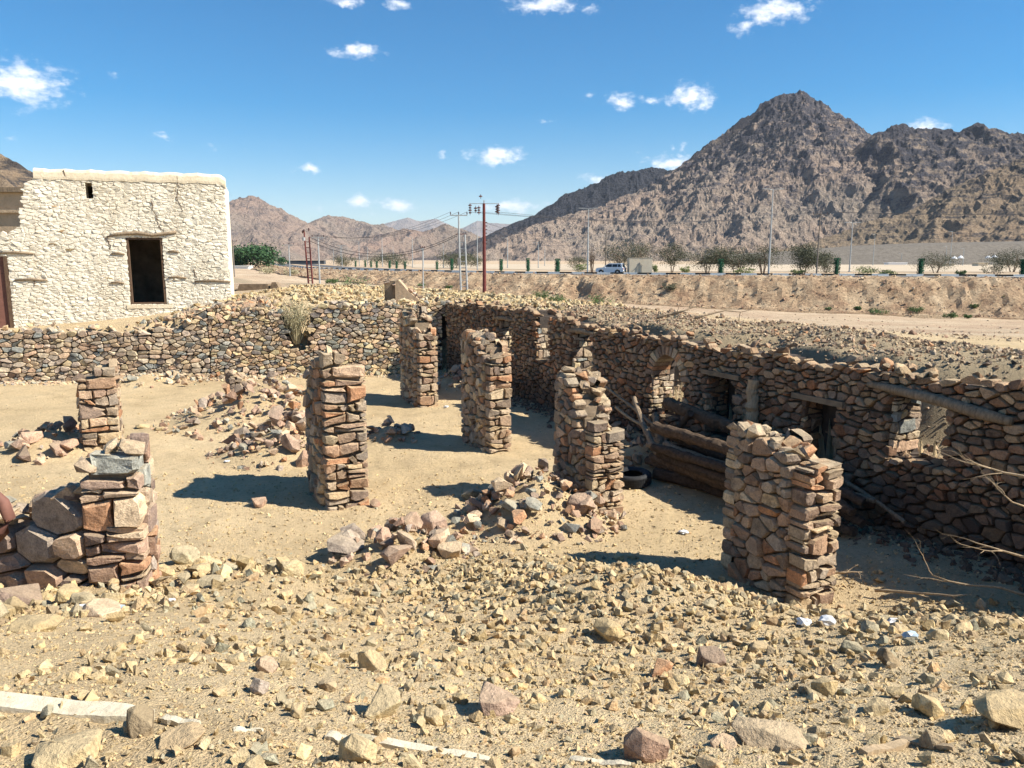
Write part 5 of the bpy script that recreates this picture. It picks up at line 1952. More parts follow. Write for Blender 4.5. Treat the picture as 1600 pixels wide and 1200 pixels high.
BOULD = [  # px, py, size, material, label
    (592, 1118, .21, 'sand_o', 'rounded pale pinkish boulder in the near foreground, the largest left of the middle'),
    (580, 1050, .20, 'sand_o', 'jagged tan boulder just above the rounded pinkish one'),
    (772, 1112, .20, 'pink_o', 'rough greyish pink boulder half sunk in gravel at the bottom centre'),
    (952, 1000, .26, 'sand_o', 'big grey and yellow stained boulder in the scree right of centre'),
    (418, 1050, .12, 'cool_o', 'pale grey rounded stone alone in the left foreground'),
    (406, 1082, .11, 'pink_o', 'small square pinkish stone under the pale grey one'),
    (1200, 1166, .26, 'cool_o', 'flat greenish grey slab near the bottom edge right of centre'),
    (1130, 1170, .10, 'cool_o', 'small grey stone left of the flat greenish slab'),
    (285, 1165, .17, 'sand_o', 'tan slab with dark underside below the white board'),
    (220, 1145, .14, 'sand_o', 'pale stone touching the lower edge of the white board'),
    (1110, 1040, .2, 'pink_o', 'reddish brown angular stone on the slope below the nearest pillar'),
    (1030, 1055, .16, 'pink_o', 'squat pinkish stone on the right foreground slope'),
    (740, 780, .34, 'sand_o', 'tan oblong boulder alone on the floor left of the tyre heap'),
    (540, 862, .52, 'pink_o', 'large tilted pinkish slab at the left end of the central heap'),
    (680, 838, .60, 'pink_o', 'huge angular mauve brown boulder on top of the central heap'),
    (605, 850, .30, 'pink_o', 'orange brown square boulder beside the huge mauve one'),
    (715, 862, .34, 'pink_o', 'flat pink slab at the right foot of the central heap'),
    (524, 786, .40, 'pink_o', 'tilted dark faced stone leaning on the foot of the tall leaning pillar'),
    (405, 790, .26, 'pink_o', 'square tan stone in the pillar shadow left of the leaning pillar'),
    (586, 792, .18, 'pink_o', 'small pale stone on the floor right of the leaning pillar'),
    (905, 800, .36, 'pink_o', 'orange pink boulder at the front of the tyre heap'),
    (800, 800, .28, 'cool_o', 'pale grey boulder at the left edge of the tyre heap'),
    (60, 1000, .0, 'sand_o', ''),
    (30, 950, .5, 'pink_o', 'large pinkish boulder in the lower left below the boulder wall'),
    (110, 945, .36, 'sand_o', 'pale rectangular block below the boulder wall'),
    (330, 916, .30, 'sand_o', 'pale flat slab right of the front pier with a dark gap below'),
    (290, 880, .34, 'sand_o', 'pale knobbly boulder close to the right foot of the front pier'),
    (45, 910, .4, 'sand_o', 'greenish tan boulder in front of the boulder wall'),
    (160, 962, .34, 'cool_o', 'grey green flat stone below the front pier beside the plastic bag'),
    (60, 985, .34, 'sand_o', 'long low tan slab at the left edge of the foreground'),
    (225, 668, .34, 'sand_o', 'long flat tan stone right of the far left pillar'),
    (250, 672, .26, 'sand_o', 'small tan stone at the end of the long flat one'),
    (105, 705, .42, 'pink_o', 'pinkish block lying left of the far left pillar'),
    (50, 690, .40, 'pink_o', 'grey brown block at the left end of the far left rubble'),
    (1290, 780, .0, 'warm_o', ''),
    (1290, 1085, .12, 'sand_o', 'small cream stone in the right foreground scree'),
    (1450, 1115, .15, 'sand_o', 'white dusty stone on the right foreground slope'),
    (1580, 1130, .28, 'sand_o', 'pale flat dusty boulder at the bottom right corner'),
    (1010, 1190, .16, 'pink_o', 'brown stone cut by the bottom edge right of centre'),
    (1390, 1040, .16, 'sand_o', 'rounded cream cobble in the middle of the right scree'),
    (110, 1185, .2, 'sand_o', 'flat grey tan stone cut by the bottom edge at left'),
    (560, 1190, .16, 'sand_o', 'tan stone below the half buried white board'),
]
rnd = random.Random(77)
for (px, py, s, mt, lab) in BOULD:
    if s <= 0:
        continue
    x, y, z = on_ground(px, py)
    lie = (rnd.uniform(-.08, .08), rnd.uniform(-.08, .08), rnd.uniform(-.5, .5)) if ('slab' in lab or 'flat' in lab) and 'tilted' not in lab else None
    o = place_rock(mt, (x, y, z + s * (.12 if lie else .24)), s * 1.15, None, 'boulder', True, rnd, .35, lie)
    o.scale.z = o.scale.x * (.5 if 'slab' in lab or 'flat' in lab else 1.0)
    tag(o, lab, 'boulder' if s > .25 else 'stone', None, 'thing')
# loose cobbles one could pick up, the largest of the scree
rs = np.random.RandomState(4)
for (n, cx, cy, sx, sy, a, b, lab, grp) in [
        (22, -1.6, 3.6, 1.1, .8, .06, .12, 'the near left gravel slope', 'cobbles on the near left slope'),
        (24, 1.0, 3.4, .8, .7, .06, .12, 'the near right gravel slope', 'cobbles on the near right slope'),
        (26, 3.3, 6.0, .7, .7, .10, .18, 'the rubble below the nearest pillar', 'cobbles below the nearest pillar'),
        (14, -4.6, 7.0, .8, .4, .14, .30, 'the rubble under the front pier', 'stones under the front left pier')]:
    objs = []
    for k in range(n):
        x, y = rs.normal(cx, sx), rs.normal(cy, sy)
        if y < 1.9:
            continue
        s = rs.uniform(a, b)
        o = place_rock('sand_o', (x, y, gz(x, y) + s * .15), s, None, 'cobble', True, rnd, .4)
        tag(o, lab, 'stone', grp, 'thing')
        objs.append(o)
    zone_labels(objs, 'loose cobble', lab)

# ------------------------------------------------------------------ things lying about the courtyard
# tyre
tx, ty = 2.16, 13.35
tyre = thing('car_tyre', (tx, ty, gz(tx, ty)), 'old black car tyre lying flat in the shade behind the stepped pillar', 'tyre')
tyre.rotation_euler = (.05, -.04, 0)
prof = []
for (r_, z_) in [(.205, .02), (.20, .05), (.235, .03), (.29, .0), (.325, .02), (.335, .05), (.34, .10), (.34, .15), (.335, .19), (.32, .215), (.28, .235), (.23, .21), (.20, .185), (.205, .20), (.195, .20), (.19, .18), (.235, .17), (.30, .17), (.30, .06), (.235, .05), (.20, .035)]:
    prof.append((r_, z_))
mb = MB()
n = 40
vs = []
for k in range(n):
    a = 2 * PI * k / n
    for (r_, z_) in prof:
        vs.append((r_ * math.cos(a), r_ * math.sin(a), z_ + .01))
m_ = len(prof)
fs = [(k * m_ + j, ((k + 1) % n) * m_ + j, ((k + 1) % n) * m_ + (j + 1) % m_, k * m_ + (j + 1) % m_) for k in range(n) for j in range(m_)]
mb.add(vs, fs)
mb.build('tyre_casing', M['rubber'], tyre, smooth=True)
mb = MB()
for k in range(60):
    a = 2 * PI * k / 60
    M4_ = Matrix.Rotation(a, 4, 'Z') @ Matrix.Translation((.342, 0, .125))
    mb.box(-.004, .006, -.009, .009, -.075, -.028, M4_)
    mb.box(-.004, .006, -.009, .009, -.02, .02, M4_)
    mb.box(-.004, .006, -.009, .009, .028, .075, M4_)
mb.build('tread', M['rubber'], tyre)


def logm(name, p0, p1, r0, r1, mat, label, cat='log', seed=0, bend=.06, n=14, group=None, rings=22):
    r = random.Random(seed)
    p0, p1 = Vector(p0), Vector(p1)
    d = (p1 - p0)
    L = d.length
    mb = MB()
    pts = []
    rad = []
    bx = Vector((r.uniform(-1, 1), r.uniform(-1, 1), r.uniform(-.5, .5))) * bend * L
    for i in range(rings):
        f = i / (rings - 1)
        pts.append(Vector((0, 0, 0)) + d * f + bx * math.sin(PI * f) + Vector((r.uniform(-1, 1), r.uniform(-1, 1), r.uniform(-1, 1))) * r0 * .12)
        rad.append((r0 + (r1 - r0) * f) * r.uniform(.88, 1.1))
    mb.tube(pts, rad, n)
    for i, v in enumerate(mb.v):
        k = 1 + .16 * (mnoise.noise(Vector((math.cos(i % n * .45) * 1.7, seed * 3.1 + math.sin(i % n * .45) * 1.7, (i // n) * .8))) + .5 * math.sin(i * 12.9898 + seed) * .5)
        c = pts[min(i // n, rings - 1)]
        mb.v[i] = tuple(c + (Vector(v) - c) * k)
    o = mb.build(name, mat, None, p0)
    return tag(o, label, cat, group, 'thing')


# palm trunks stacked in the shade
LX0, LX1 = Vector((2.72, 14.0, 0)), Vector((4.35, 11.3, 0))
lg = [(.00, .10, .09, 'palm', 'thick dark palm log at the very bottom of the stack', (0, -.05)),
      (.10, .075, .07, 'palml', 'slim brown palm log second from the ground in the stack', (-.22, .1)),
      (.16, .08, .075, 'palm', 'dark palm log half hidden low at the back of the stack', (.18, .1)),
      (.24, .07, .07, 'palml', 'crooked orange brown palm log low in the stack, its bark split', (-.16, -.08)),
      (.33, .085, .08, 'palm', 'dark palm log in the middle front of the stack', (.0, .0)),
      (.38, .065, .06, 'wood', 'thin grey pole in the middle of the stack', (-.2, .06)),
      (.44, .07, .065, 'palm', 'thin dark palm log deep inside the middle of the stack', (.22, .1)),
      (.50, .085, .08, 'palm', 'ragged dark palm log above the middle of the stack', (-.05, -.04)),
      (.58, .06, .06, 'wood', 'thin greyish pole in the upper part of the stack', (.08, -.1)),
      (.66, .085, .085, 'palm', 'dark narrow palm log just under the topmost trunk', (.12, .08)),
      (.76, .11, .10, 'palml', 'topmost trunk of the stack with brown mossy bark', (-.08, .0))]
rl = random.Random(91)
for i, (z, r0, r1, mt, lab, off) in enumerate(lg):
    jit = Vector((rl.uniform(-.12, .12), rl.uniform(-.45, .3), rl.uniform(-.02, .03)))
    a = LX0 + jit + Vector((off[0], off[1], z + .12))
    b = LX1 + jit * .4 + Vector((off[0], off[1], z + .06 + rl.uniform(-.06, .06)))
    logm('palm_log', a, b, r0, r1, M[mt], lab, 'log', i, rl.uniform(.03, .12), group='palm logs of the stack in the shade')
logm('palm_log', (3.0, 14.7, 1.25), (4.45, 12.7, .95), .12, .125, M['palml'], 'round brown palm trunk lying aslant above the stack', 'log', 31, .02)
logm('palm_log', (3.15, 14.7, .5), (3.3, 13.9, 1.2), .06, .06, M['palm'], 'short dark prop leaning under the slanting palm trunk', 'log', 36, .02)
logm('fence_post', (4.35, 13.6, .5), (4.30, 13.55, 1.86), .13, .10, M['branch'], 'pale grey upright tree stump post behind the nearest pillar', 'post', 41, .04)
logm('leaning_pole', (2.45, 15.2, 1.25), (2.72, 13.9, .42), .045, .06, M['wood'], 'long weathered pole leaning among the sticks left of the arch', 'pole', 51, .04)
logm('leaning_pole', (2.85, 15.0, .95), (2.80, 13.8, .22), .07, .08, M['wood'], 'thick crooked forked stick standing right of the long leaning pole', 'pole', 53, .08)
logm('leaning_pole', (1.9, 16.4, 1.35), (2.9, 15.2, .65), .03, .035, M['wood'], 'thin dark stick resting high on the shaded wall left of the arch', 'stick', 54, .03)
logm('leaning_pole', (2.2, 16.0, .9), (3.0, 14.9, .55), .03, .03, M['branch'], 'pale thin stick low in the shade left of the arch', 'stick', 55, .05)
logm('leaning_pole', (4.9, 11.9, .72), (5.6, 10.5, .30), .035, .03, M['wood'], 'thin bent branch leaning on the shaded wall right of the nearest pillar', 'stick', 56, .05)
logm('leaning_pole', (4.55, 12.3, .62), (5.35, 10.9, .48), .05, .04, M['wood'], 'grey weathered plank like branch right of the nearest pillar', 'stick', 57, .03)
for i, (z, a) in enumerate([(.12, .0), (.3, .12), (.5, -.05), (.7, .08)]):
    logm('split_log', (4.35 + a, 11.9, z + .05), (4.95 + a, 10.6, z * .8), .09, .07, M['palm' if i % 2 else 'palml'],
         'palm log end jutting out right of the nearest pillar, %s' % ['lowest of four', 'second from the ground', 'third from the ground', 'highest of four'][i], 'log', 60 + i, .05)


def branchy(name, base, dirv, L, r0, label, seed, mat='branch', twigs=4, cat='branch', lift=.15):
    r = random.Random(seed)
    mb = MB()

    def grow(p, d, l, rad, depth):
        n = 7
        pts = [p]
        for i in range(n):
            d = (d + Vector((r.gauss(0, .16), r.gauss(0, .16), r.gauss(0, .13)))).normalized()
            pts.append(pts[-1] + d * l / n)
            if depth > 0 and r.random() < twigs / n:
                s = (d + Vector((r.gauss(0, .7), r.gauss(0, .7), r.gauss(lift, .45)))).normalized()
                grow(pts[-1], s, l * r.uniform(.3, .55), rad * .6 * (1 - i / (n + 3)), depth - 1)
        mb.tube(pts, [rad * (1 - .7 * i / n) for i in range(n + 1)], 6)
    grow(Vector((0, 0, 0)), Vector(dirv).normalized(), L, r0, 2)
    return tag(mb.build(name, M[mat], None, base, True), label, cat, None, 'thing')


dead = thing('dead_shrub', (5.78, 7.62, gz(5.78, 7.62)), 'leafless dead shrub whose pale forked branches reach in from the right edge', 'dead shrub')
zg = dead.location.z
mb = MB()
mb.tube([(0, 0, -.1), (-.05, .02, .6), (-.12, -.02, 1.2), (-.20, -.03, 1.85), (-.1, .1, 2.25)], [.06, .05, .042, .032, .015], 8)
mb.tube([(-.05, .02, .6), (.3, .1, 1.1), (.5, .3, 1.7)], [.035, .026, .012], 6)
mb.build('trunk', M['branch'], dead, smooth=True)
for (bs, dr, L_, r_b, sd, tw) in [((5.6, 7.6, 1.78), (-1.0, .35, .02), .85, .02, 3, 2), ((5.62, 7.6, 1.42), (-1.0, .2, .12), .7, .018, 5, 3), ((5.68, 7.62, .85), (-1.0, .3, .16), .85, .018, 7, 2)]:
    o = branchy('branch', (bs[0] - 5.78, bs[1] - 7.62, bs[2] - zg), dr, L_, r_b, '', sd, twigs=tw)
    o.parent = dead
    for k_ in ('category', 'kind'):
        if k_ in o:
            del o[k_]
branchy('dry_branch', (5.9, 7.9, .3), (-1.0, .25, .04), 1.2, .024, 'long dead branch lying on the ground at the right edge beyond the scree', 9, twigs=3)
branchy('dry_branch', (4.3, 8.6, .12), (1.0, -.45, .02), 1.0, .02, 'thin dead branch on the ground right of the pale rubble', 11, twigs=1)
branchy('dry_branch', (3.95, 9.2, .1), (.8, -.2, .04), .45, .018, 'short twig beside the right foot of the nearest pillar', 12, twigs=1)
branchy('dry_branch', (2.3, 5.2, gz(2.3, 5.2) + .03), (1.0, -.3, -.22), 1.1, .014, 'thin straw coloured stick lying across the middle of the scree', 13, twigs=1, lift=.0)
branchy('dry_branch', (1.9, 4.8, gz(1.9, 4.8) + .03), (.5, -.9, -.4), .6, .012, 'thin bent stick running down the slope right of centre', 15, twigs=1, lift=0)
x, y, z = on_ground(1020, 497)
branchy('dry_branch', (4.0, 21.2, 2.4), (.8, .2, .35), 1.9, .035, 'dark twisted root lying on the rubble bench above the arch', 16, mat='wood', twigs=3)
branchy('dry_branch', (4.9, 20.5, 2.45), (.9, .3, .28), 2.2, .035, 'curved dry branch on the rubble bench right of the twisted root', 18, mat='wood', twigs=2)
branchy('stick', (-2.75, 21.6, 2.62), (-.85, .0, .18), .75, .03, 'crooked stick poking left from the top of the farthest pillar', 21, mat='branch', twigs=1)
branchy('stick', (-2.6, 21.5, 2.3), (-.25, -.3, .6), .5, .02, 'short upright stick on top of the farthest pillar', 22, mat='wood', twigs=1)
branchy('stick', (-.45, 15.45, 2.0), (.9, .3, .05), .5, .022, 'pale stick laid across the front of the middle arcade pillar', 23, twigs=0)
branchy('stick', (-6.9, 17.9, gz(-6.9, 17.9) + .04), (.9, -.6, .02), .5, .012, 'tiny twig on the sandy floor right of the far left pillar', 24, mat='wood', twigs=0)

# boards, plastic and scraps in the foreground
def board(name, p0, p1, wd, th, label, mat='white', cat='board', sink=.02, seed=1, notch=True):
    r = random.Random(seed)
    a, b = Vector(p0), Vector(p1)
    d = b - a
    L = d.length
    ux = d.normalized()
    uy = Vector((-ux.y, ux.x, 0)).normalized()
    uz = ux.cross(uy)
    mb = MB()
    n = 14
    vs = []
    for i in range(n + 1):
        f = i / n
        wl = wd * (1 - (.45 * max(0, f - .8) / .2 if notch else 0))
        e = r.uniform(-.004, .004)
        for (s, t_) in ((-.5, -1), (.5, -1), (.5, 0), (-.5, 0)):
            p = ux * L * f + uy * (s * wl + e) + uz * (t_ * th + .004 * math.sin(f * 9))
            vs.append(tuple(p))
    fs = [(i * 4 + k, i * 4 + (k + 1) % 4, (i + 1) * 4 + (k + 1) % 4, (i + 1) * 4 + k) for i in range(n) for k in range(4)]
    fs += [(3, 2, 1, 0), (n * 4, n * 4 + 1, n * 4 + 2, n * 4 + 3)]
    mb.add(vs, fs)
    return tag(mb.build(name, M[mat], None, a), label, cat, None, 'thing')


def gp(px, py, dz):
    x, y, z = on_ground(px, py)
    return (x, y, z + dz)


board('white_board', gp(-60, 1112, .06), gp(238, 1128, .035), .095, .05, 'long white painted board lying in the gravel at the lower left edge')
board('white_board', gp(255, 1132, .03), gp(312, 1137, .02), .03, .02, 'tip of a white board showing from the gravel right of the long one', seed=2)
board('white_board', gp(512, 1158, .018), gp(560, 1162, .012), .04, .02, 'small white scrap at the left end of the half buried strip', seed=3)
board('white_board', gp(575, 1163, .02), gp(765, 1192, .018), .04, .02, 'half buried white strip at the bottom of the picture centre', seed=4)
board('white_board', gp(365, 1142, .004), gp(412, 1146, .004), .03, .015, 'buried cream chip between the two white boards', seed=5)
board('white_board', gp(890, 1186, .003), gp(985, 1199, .003), .03, .015, 'thin white strip cut by the bottom edge right of the middle', seed=6)
board('timber_scrap', gp(1348, 1182, .02), gp(1418, 1168, .02), .035, .02, 'splintered yellow timber scrap in the lower right scree', 'branch', 'timber', seed=7)
board('timber_scrap', gp(1400, 1160, .015), gp(1490, 1175, .02), .03, .015, 'longer pale timber splinter right of the yellow scrap', 'branch', 'timber', seed=8)


def crumple(name, p, size, label, mat, seed, flat=.5, cat='plastic'):
    r = random.Random(seed)
    bm = bmesh.new()
    bmesh.ops.create_icosphere(bm, subdivisions=2, radius=.5)
    for v in bm.verts:
        k = r.uniform(.55, 1.1)
        v.co = Vector((v.co.x * size * k, v.co.y * size * k * .8, v.co.z * size * k * flat))
    me = bpy.data.meshes.new(name)
    bm.to_mesh(me)
    bm.free()
    me.materials.append(M[mat])
    return tag(link(name, me, p), label, cat, None, 'thing')


crumple('plastic_bag', gp(70, 972, .03), .12, 'crumpled white plastic on the sand at the lower left', 'plastic', 1)
crumple('plastic_bag', gp(128, 958, .04), .2, 'translucent whitish plastic sheet beside the grey green flat stone', 'plastic', 2, .35)
crumple('plastic_bottle', gp(186, 957, .04), .13, 'pale blue squashed plastic bottle end beside the grey green stone', 'blueplastic', 3, .6, 'bottle')
crumple('plastic_bag', gp(268, 941, .02), .08, 'tiny white scrap of plastic right of the front pier', 'plastic', 4)
crumple('plastic_bag', gp(1255, 978, .03), .14, 'bright white crumpled rag left in the pale rubble under the nearest pillar', 'plastic', 5, .6, 'rag')
crumple('plastic_bag', gp(1290, 978, .04), .17, 'bright white torn bag in the middle of the pale rubble', 'plastic', 6, .6, 'bag')
crumple('plastic_bag', gp(1395, 978, .03), .15, 'pale grey plastic wrapping at the far edge of the pale rubble', 'plastic', 7, .6)
crumple('plastic_bag', gp(1422, 1000, .03), .13, 'bluish plastic wrapping at the right edge of the pale rubble', 'blueplastic', 8, .6)
crumple('plastic_bag', gp(697, 638, .04), .16, 'white scrap of plastic on the floor near the farthest pillar', 'plastic', 9)
crumple('plastic_bag', gp(355, 722, .01), .16, 'flat white chip on the sandy floor left of the leaning pillar', 'plastic', 10, .15)
crumple('limestone_chip', gp(1068, 835, .02), .16, 'whitish crumbly chip on the sunlit floor between the two right pillars', 'plastic', 12, .5, 'chip')
# bent clay pipe at the left edge
mb = MB()
bp = [(-.26, 0, .26), (-.1, 0, .22), (.02, 0, .10), (.07, 0, -.06), (.0, 0, -.2), (-.1, 0, -.3)]
mb.tube(bp, [.055, .06, .065, .06, .055, .05], 10)
q = ray(3, 800)
k = 7.6 / q[1]
tag(mb.build('clay_pipe', M['clay'], None, (q[0] * k, 7.6, 4 + q[2] * k), True), 'bent smooth red brown piece cut by the left edge beside the big boulder', 'pipe', None, 'thing')
print('things', round(time.time() - T0, 1))


# =================================================================== VEGETATION
def quads(C, S, rs, aspect=.6):
    """leaf-sized quads with random orientation"""
    n = len(C)
    a = rs.normal(size=(n, 3))
    a /= np.linalg.norm(a, axis=1)[:, None]
    b = np.cross(a, rs.normal(size=(n, 3)))
    b /= np.linalg.norm(b, axis=1)[:, None] + 1e-9
    a = a * S[:, None]
    b = b * (S * aspect)[:, None]
    V = np.stack([C - a * .5, C + b * .5, C + a * .5, C - b * .5], 1).reshape(-1, 3)
    F = np.arange(4 * n).reshape(-1, 4)
    return V, F


def tree(name, px, Y, base_z, hgt, wid, label, mat, seed, n=1800, leaf=.2, trunk=.3, cat='tree', trunks=1, group=None, dens=.32, clumps=22, open_=.55, py=425):
    rs = np.random.RandomState(seed)
    r = random.Random(seed)
    q = ray(px, py)
    x = q[0] * Y / q[1]
    if name == 'acacia_tree':
        wid *= 1.4
        hgt *= 1.12
        trunk *= .5
        n = int(n * 3.6)
        leaf *= .78
        clumps = 34
    root = thing(name, (x, Y, base_z), label, cat, group)
    cz = hgt * (trunk + (1 - trunk) * .5)
    rz = hgt * (1 - trunk) * .5
    cc = []
    for i in range(clumps):
        d = rs.normal(size=3)
        d /= np.linalg.norm(d)
        k = rs.uniform(.45, .95)
        cc.append((d[0] * wid * .5 * k, d[1] * wid * .5 * k, cz + d[2] * rz * k))
    cc = np.array(cc)
    w_ = rs.randint(0, clumps, n)
    C = cc[w_] + rs.normal(size=(n, 3)) * np.array([wid, wid, rz * 1.6]) * dens * .38
    C[:, 2] = np.maximum(C[:, 2], .05)
    V, F = quads(C, leaf * rs.uniform(.6, 1.4, n), rs)
    link('crown', fast_mesh('crown', V, F, M[mat]), parent=root)
    mb = MB()
    for t in range(trunks):
        a = 2 * PI * t / max(1, trunks) + r.random()
        off = Vector((math.cos(a), math.sin(a), 0)) * (wid * .04 if trunks > 1 else 0)
        top = Vector((math.cos(a) * wid * .14, math.sin(a) * wid * .14, cz * .9))
        rr = max(.03, hgt * .022)
        mb.tube([off, off.lerp(top, .4) + Vector((r.uniform(-.1, .1), r.uniform(-.1, .1), 0)), top], [rr, rr * .8, rr * .4], 6)
        for k in range(5):
            c = cc[r.randrange(clumps)]
            s = off.lerp(top, r.uniform(.35, .9))
            e = Vector(c)
            mb.tube([s, s.lerp(e, .5) + Vector((0, 0, .1)), e], [rr * .45, rr * .3, rr * .12], 5)
    mb.build('trunk', M['bark'], root)
    return root


tree('broadleaf_tree', 398, 250, 1.0, 7.6, 12.5, 'large dark green bushy tree standing right of the cream house', 'darkleaf', 1, n=5200, leaf=.7, trunk=.02, clumps=34, dens=.36)
tree('broadleaf_tree', 370, 255, 1.0, 5.0, 6.0, 'smaller lighter green tree touching the corner of the cream house', 'weed', 2, n=1300, leaf=.6, trunk=.05)
tree('small_tree', 441, 300, 1.0, 4.2, 3.6, 'small dark bush right of the large dark green tree', 'darkleaf', 3, n=900, leaf=.45, trunk=.05)
tree('acacia_tree', 1000, 160, 1.4, 5.6, 5.0, 'bare greyish acacia above the cream block', 'acacia', 4, n=900, leaf=.22, trunk=.25, trunks=3)
tree('acacia_tree', 970, 165, 1.4, 6.0, 7.0, 'pale yellowish spreading acacia behind the white car', 'acacia', 5, n=1500, leaf=.24, trunk=.2, trunks=3)
tree('acacia_tree', 1050, 155, 1.4, 5.0, 4.2, 'round olive acacia just right of the cream block', 'acacia', 6, n=1300, leaf=.24, trunk=.3, trunks=2)
tree('acacia_tree', 1105, 150, 1.4, 4.4, 5.6, 'wide low acacia left of the row behind the topiary post', 'acacia', 7, n=1300, leaf=.22, trunk=.3, trunks=3)
tree('acacia_tree', 1150, 150, 1.4, 4.8, 7.0, 'dense grey green acacia right of the topiary post', 'acacia', 8, n=2400, leaf=.24, trunk=.15, trunks=3)
tree('acacia_tree', 1192, 145, 1.4, 4.6, 5.2, 'acacia with reddish stems by the tall lamp post', 'acacia', 9, n=1100, leaf=.22, trunk=.35, trunks=4)
tree('acacia_tree', 1256, 140, 1.4, 4.6, 5.0, 'dark dense acacia left of the pole with a crossarm', 'acacia', 10, n=2600, leaf=.24, trunk=.08, trunks=3)
tree('acacia_tree', 1290, 150, 1.4, 3.4, 3.0, 'small dark acacia just right of the pole with a crossarm', 'acacia', 11, n=900, leaf=.22, trunk=.1, trunks=2)
tree('acacia_tree', 1462, 150, 1.4, 3.6, 6.0, 'sparse acacia right of the right hand topiary post', 'acacia', 12, n=1000, leaf=.2, trunk=.2, trunks=3)
tree('acacia_tree', 1582, 150, 1.6, 4.2, 7.0, 'broad acacia at the far right edge beyond the road', 'acacia', 13, n=1500, leaf=.22, trunk=.2, trunks=3)
tree('acacia_tree', 540, 300, 1.3, 4.4, 7.0, 'olive tree beyond the road left of the middle granite hill', 'acacia', 14, n=900, leaf=.35, trunk=.1)
tree('acacia_tree', 607, 290, 1.3, 4.6, 12.0, 'wide pale green tree clump under the middle hill', 'acacia', 15, n=1500, leaf=.35, trunk=.1)
tree('acacia_tree', 712, 230, 1.4, 4.6, 8.0, 'grey green acacia behind the twin steel pole', 'acacia', 16, n=1700, leaf=.3, trunk=.1)
tree('acacia_tree', 735, 250, 1.4, 3.6, 7.0, 'low olive acacia right of the twin steel pole', 'acacia', 17, n=1100, leaf=.3, trunk=.1)
tree('acacia_tree', 900, 200, 1.4, 3.0, 4.0, 'small greenish bush left of the lamp post near the car', 'acacia', 18, n=700, leaf=.25, trunk=.05)
tree('bare_tree', 925, 158, 1.4, 6.2, 3.2, 'almost leafless tree left of the white car', 'acacia', 19, n=160, leaf=.16, trunk=.2, trunks=5)
for i, (px, Y, h, w_, lab) in enumerate([(908, 150, 1.7, 2.6, 'yellow green shrub left of the bare tree'), (1022, 145, 1.8, 1.6, 'yellow shrub at the right side of the cream block'), (1071, 145, 1.5, 1.9, 'yellow shrub between two acacias'),
                                        (1165, 132, 1.1, 3.4, 'low yellow green shrub under the dense grey green acacia'), (1245, 132, 1.0, 2.0, 'low yellow shrub by the dark dense acacia'), (1355, 134, 1.6, 5.0, 'long yellow green shrub right of the lamp post'), (1385, 130, .8, 2.5, 'small yellow shrub before the sandy bank')]):
    tree('shrub', px, Y, 1.4, h, w_, lab, 'grass', 60 + i, n=700, leaf=.2, trunk=.02, cat='shrub', clumps=10)

# topiary posts along the verge
for i, (px, Y) in enumerate([(1598, 125), (1438, 128), (1307, 131), (1126, 138), (871, 150), (825, 165), (783, 172), (706, 185), (683, 195), (633, 205), (620, 215), (609, 222), (589, 232), (580, 245), (571, 255), (556, 265)]):
    q = ray(px, 425)
    x = q[0] * Y / q[1]
    labs = ['green box topiary post cut by the right edge', 'tall green topiary post left of the sparse acacia on the right', 'green topiary post between two poles on the right', 'green topiary post in front of the acacia row',
            'green topiary post just left of the lamp post by the car', 'green topiary post second right of the brown pole', 'green topiary post nearest right of the brown pole', 'wide green topiary post left of the twin steel pole']
    lab = labs[i] if i < 8 else 'small far green topiary post, number %s to the left of the twin steel pole' % ['one', 'two', 'three', 'four', 'five', 'six', 'seven', 'eight'][i - 8]
    root = thing('topiary_post', (x, Y, 1.42), lab, 'topiary', None if i < 8 else 'far topiary posts')
    root.rotation_euler = (0, 0, .5)
    rs = np.random.RandomState(i)
    h = (2.5 + .1 * (i % 3)) * (1 if i < 8 else .8)
    root.scale = (.9, .9, 1) if i < 5 else (.75, .75, 1)
    n = 900 if i < 8 else 300
    f = rs.randint(0, 5, n)
    u, v = rs.uniform(-.42, .42, n), rs.uniform(.15, h, n)
    C = np.stack([np.where(f == 0, .42, np.where(f == 1, -.42, u)), np.where(f == 2, .42, np.where(f == 3, -.42, np.where(f > 3, rs.uniform(-.4, .4, n), u))), np.where(f > 3, h, v)], 1)
    V, F = quads(C + rs.normal(size=C.shape) * .04, .17 * rs.uniform(.6, 1.4, n), rs)
    link('foliage', fast_mesh('foliage', V, F, M['topi']), parent=root)
    mb = MB()
    mb.box(-.24, .24, -.24, .24, .02, h - .2)
    mb.build('frame', M['topi'], root)


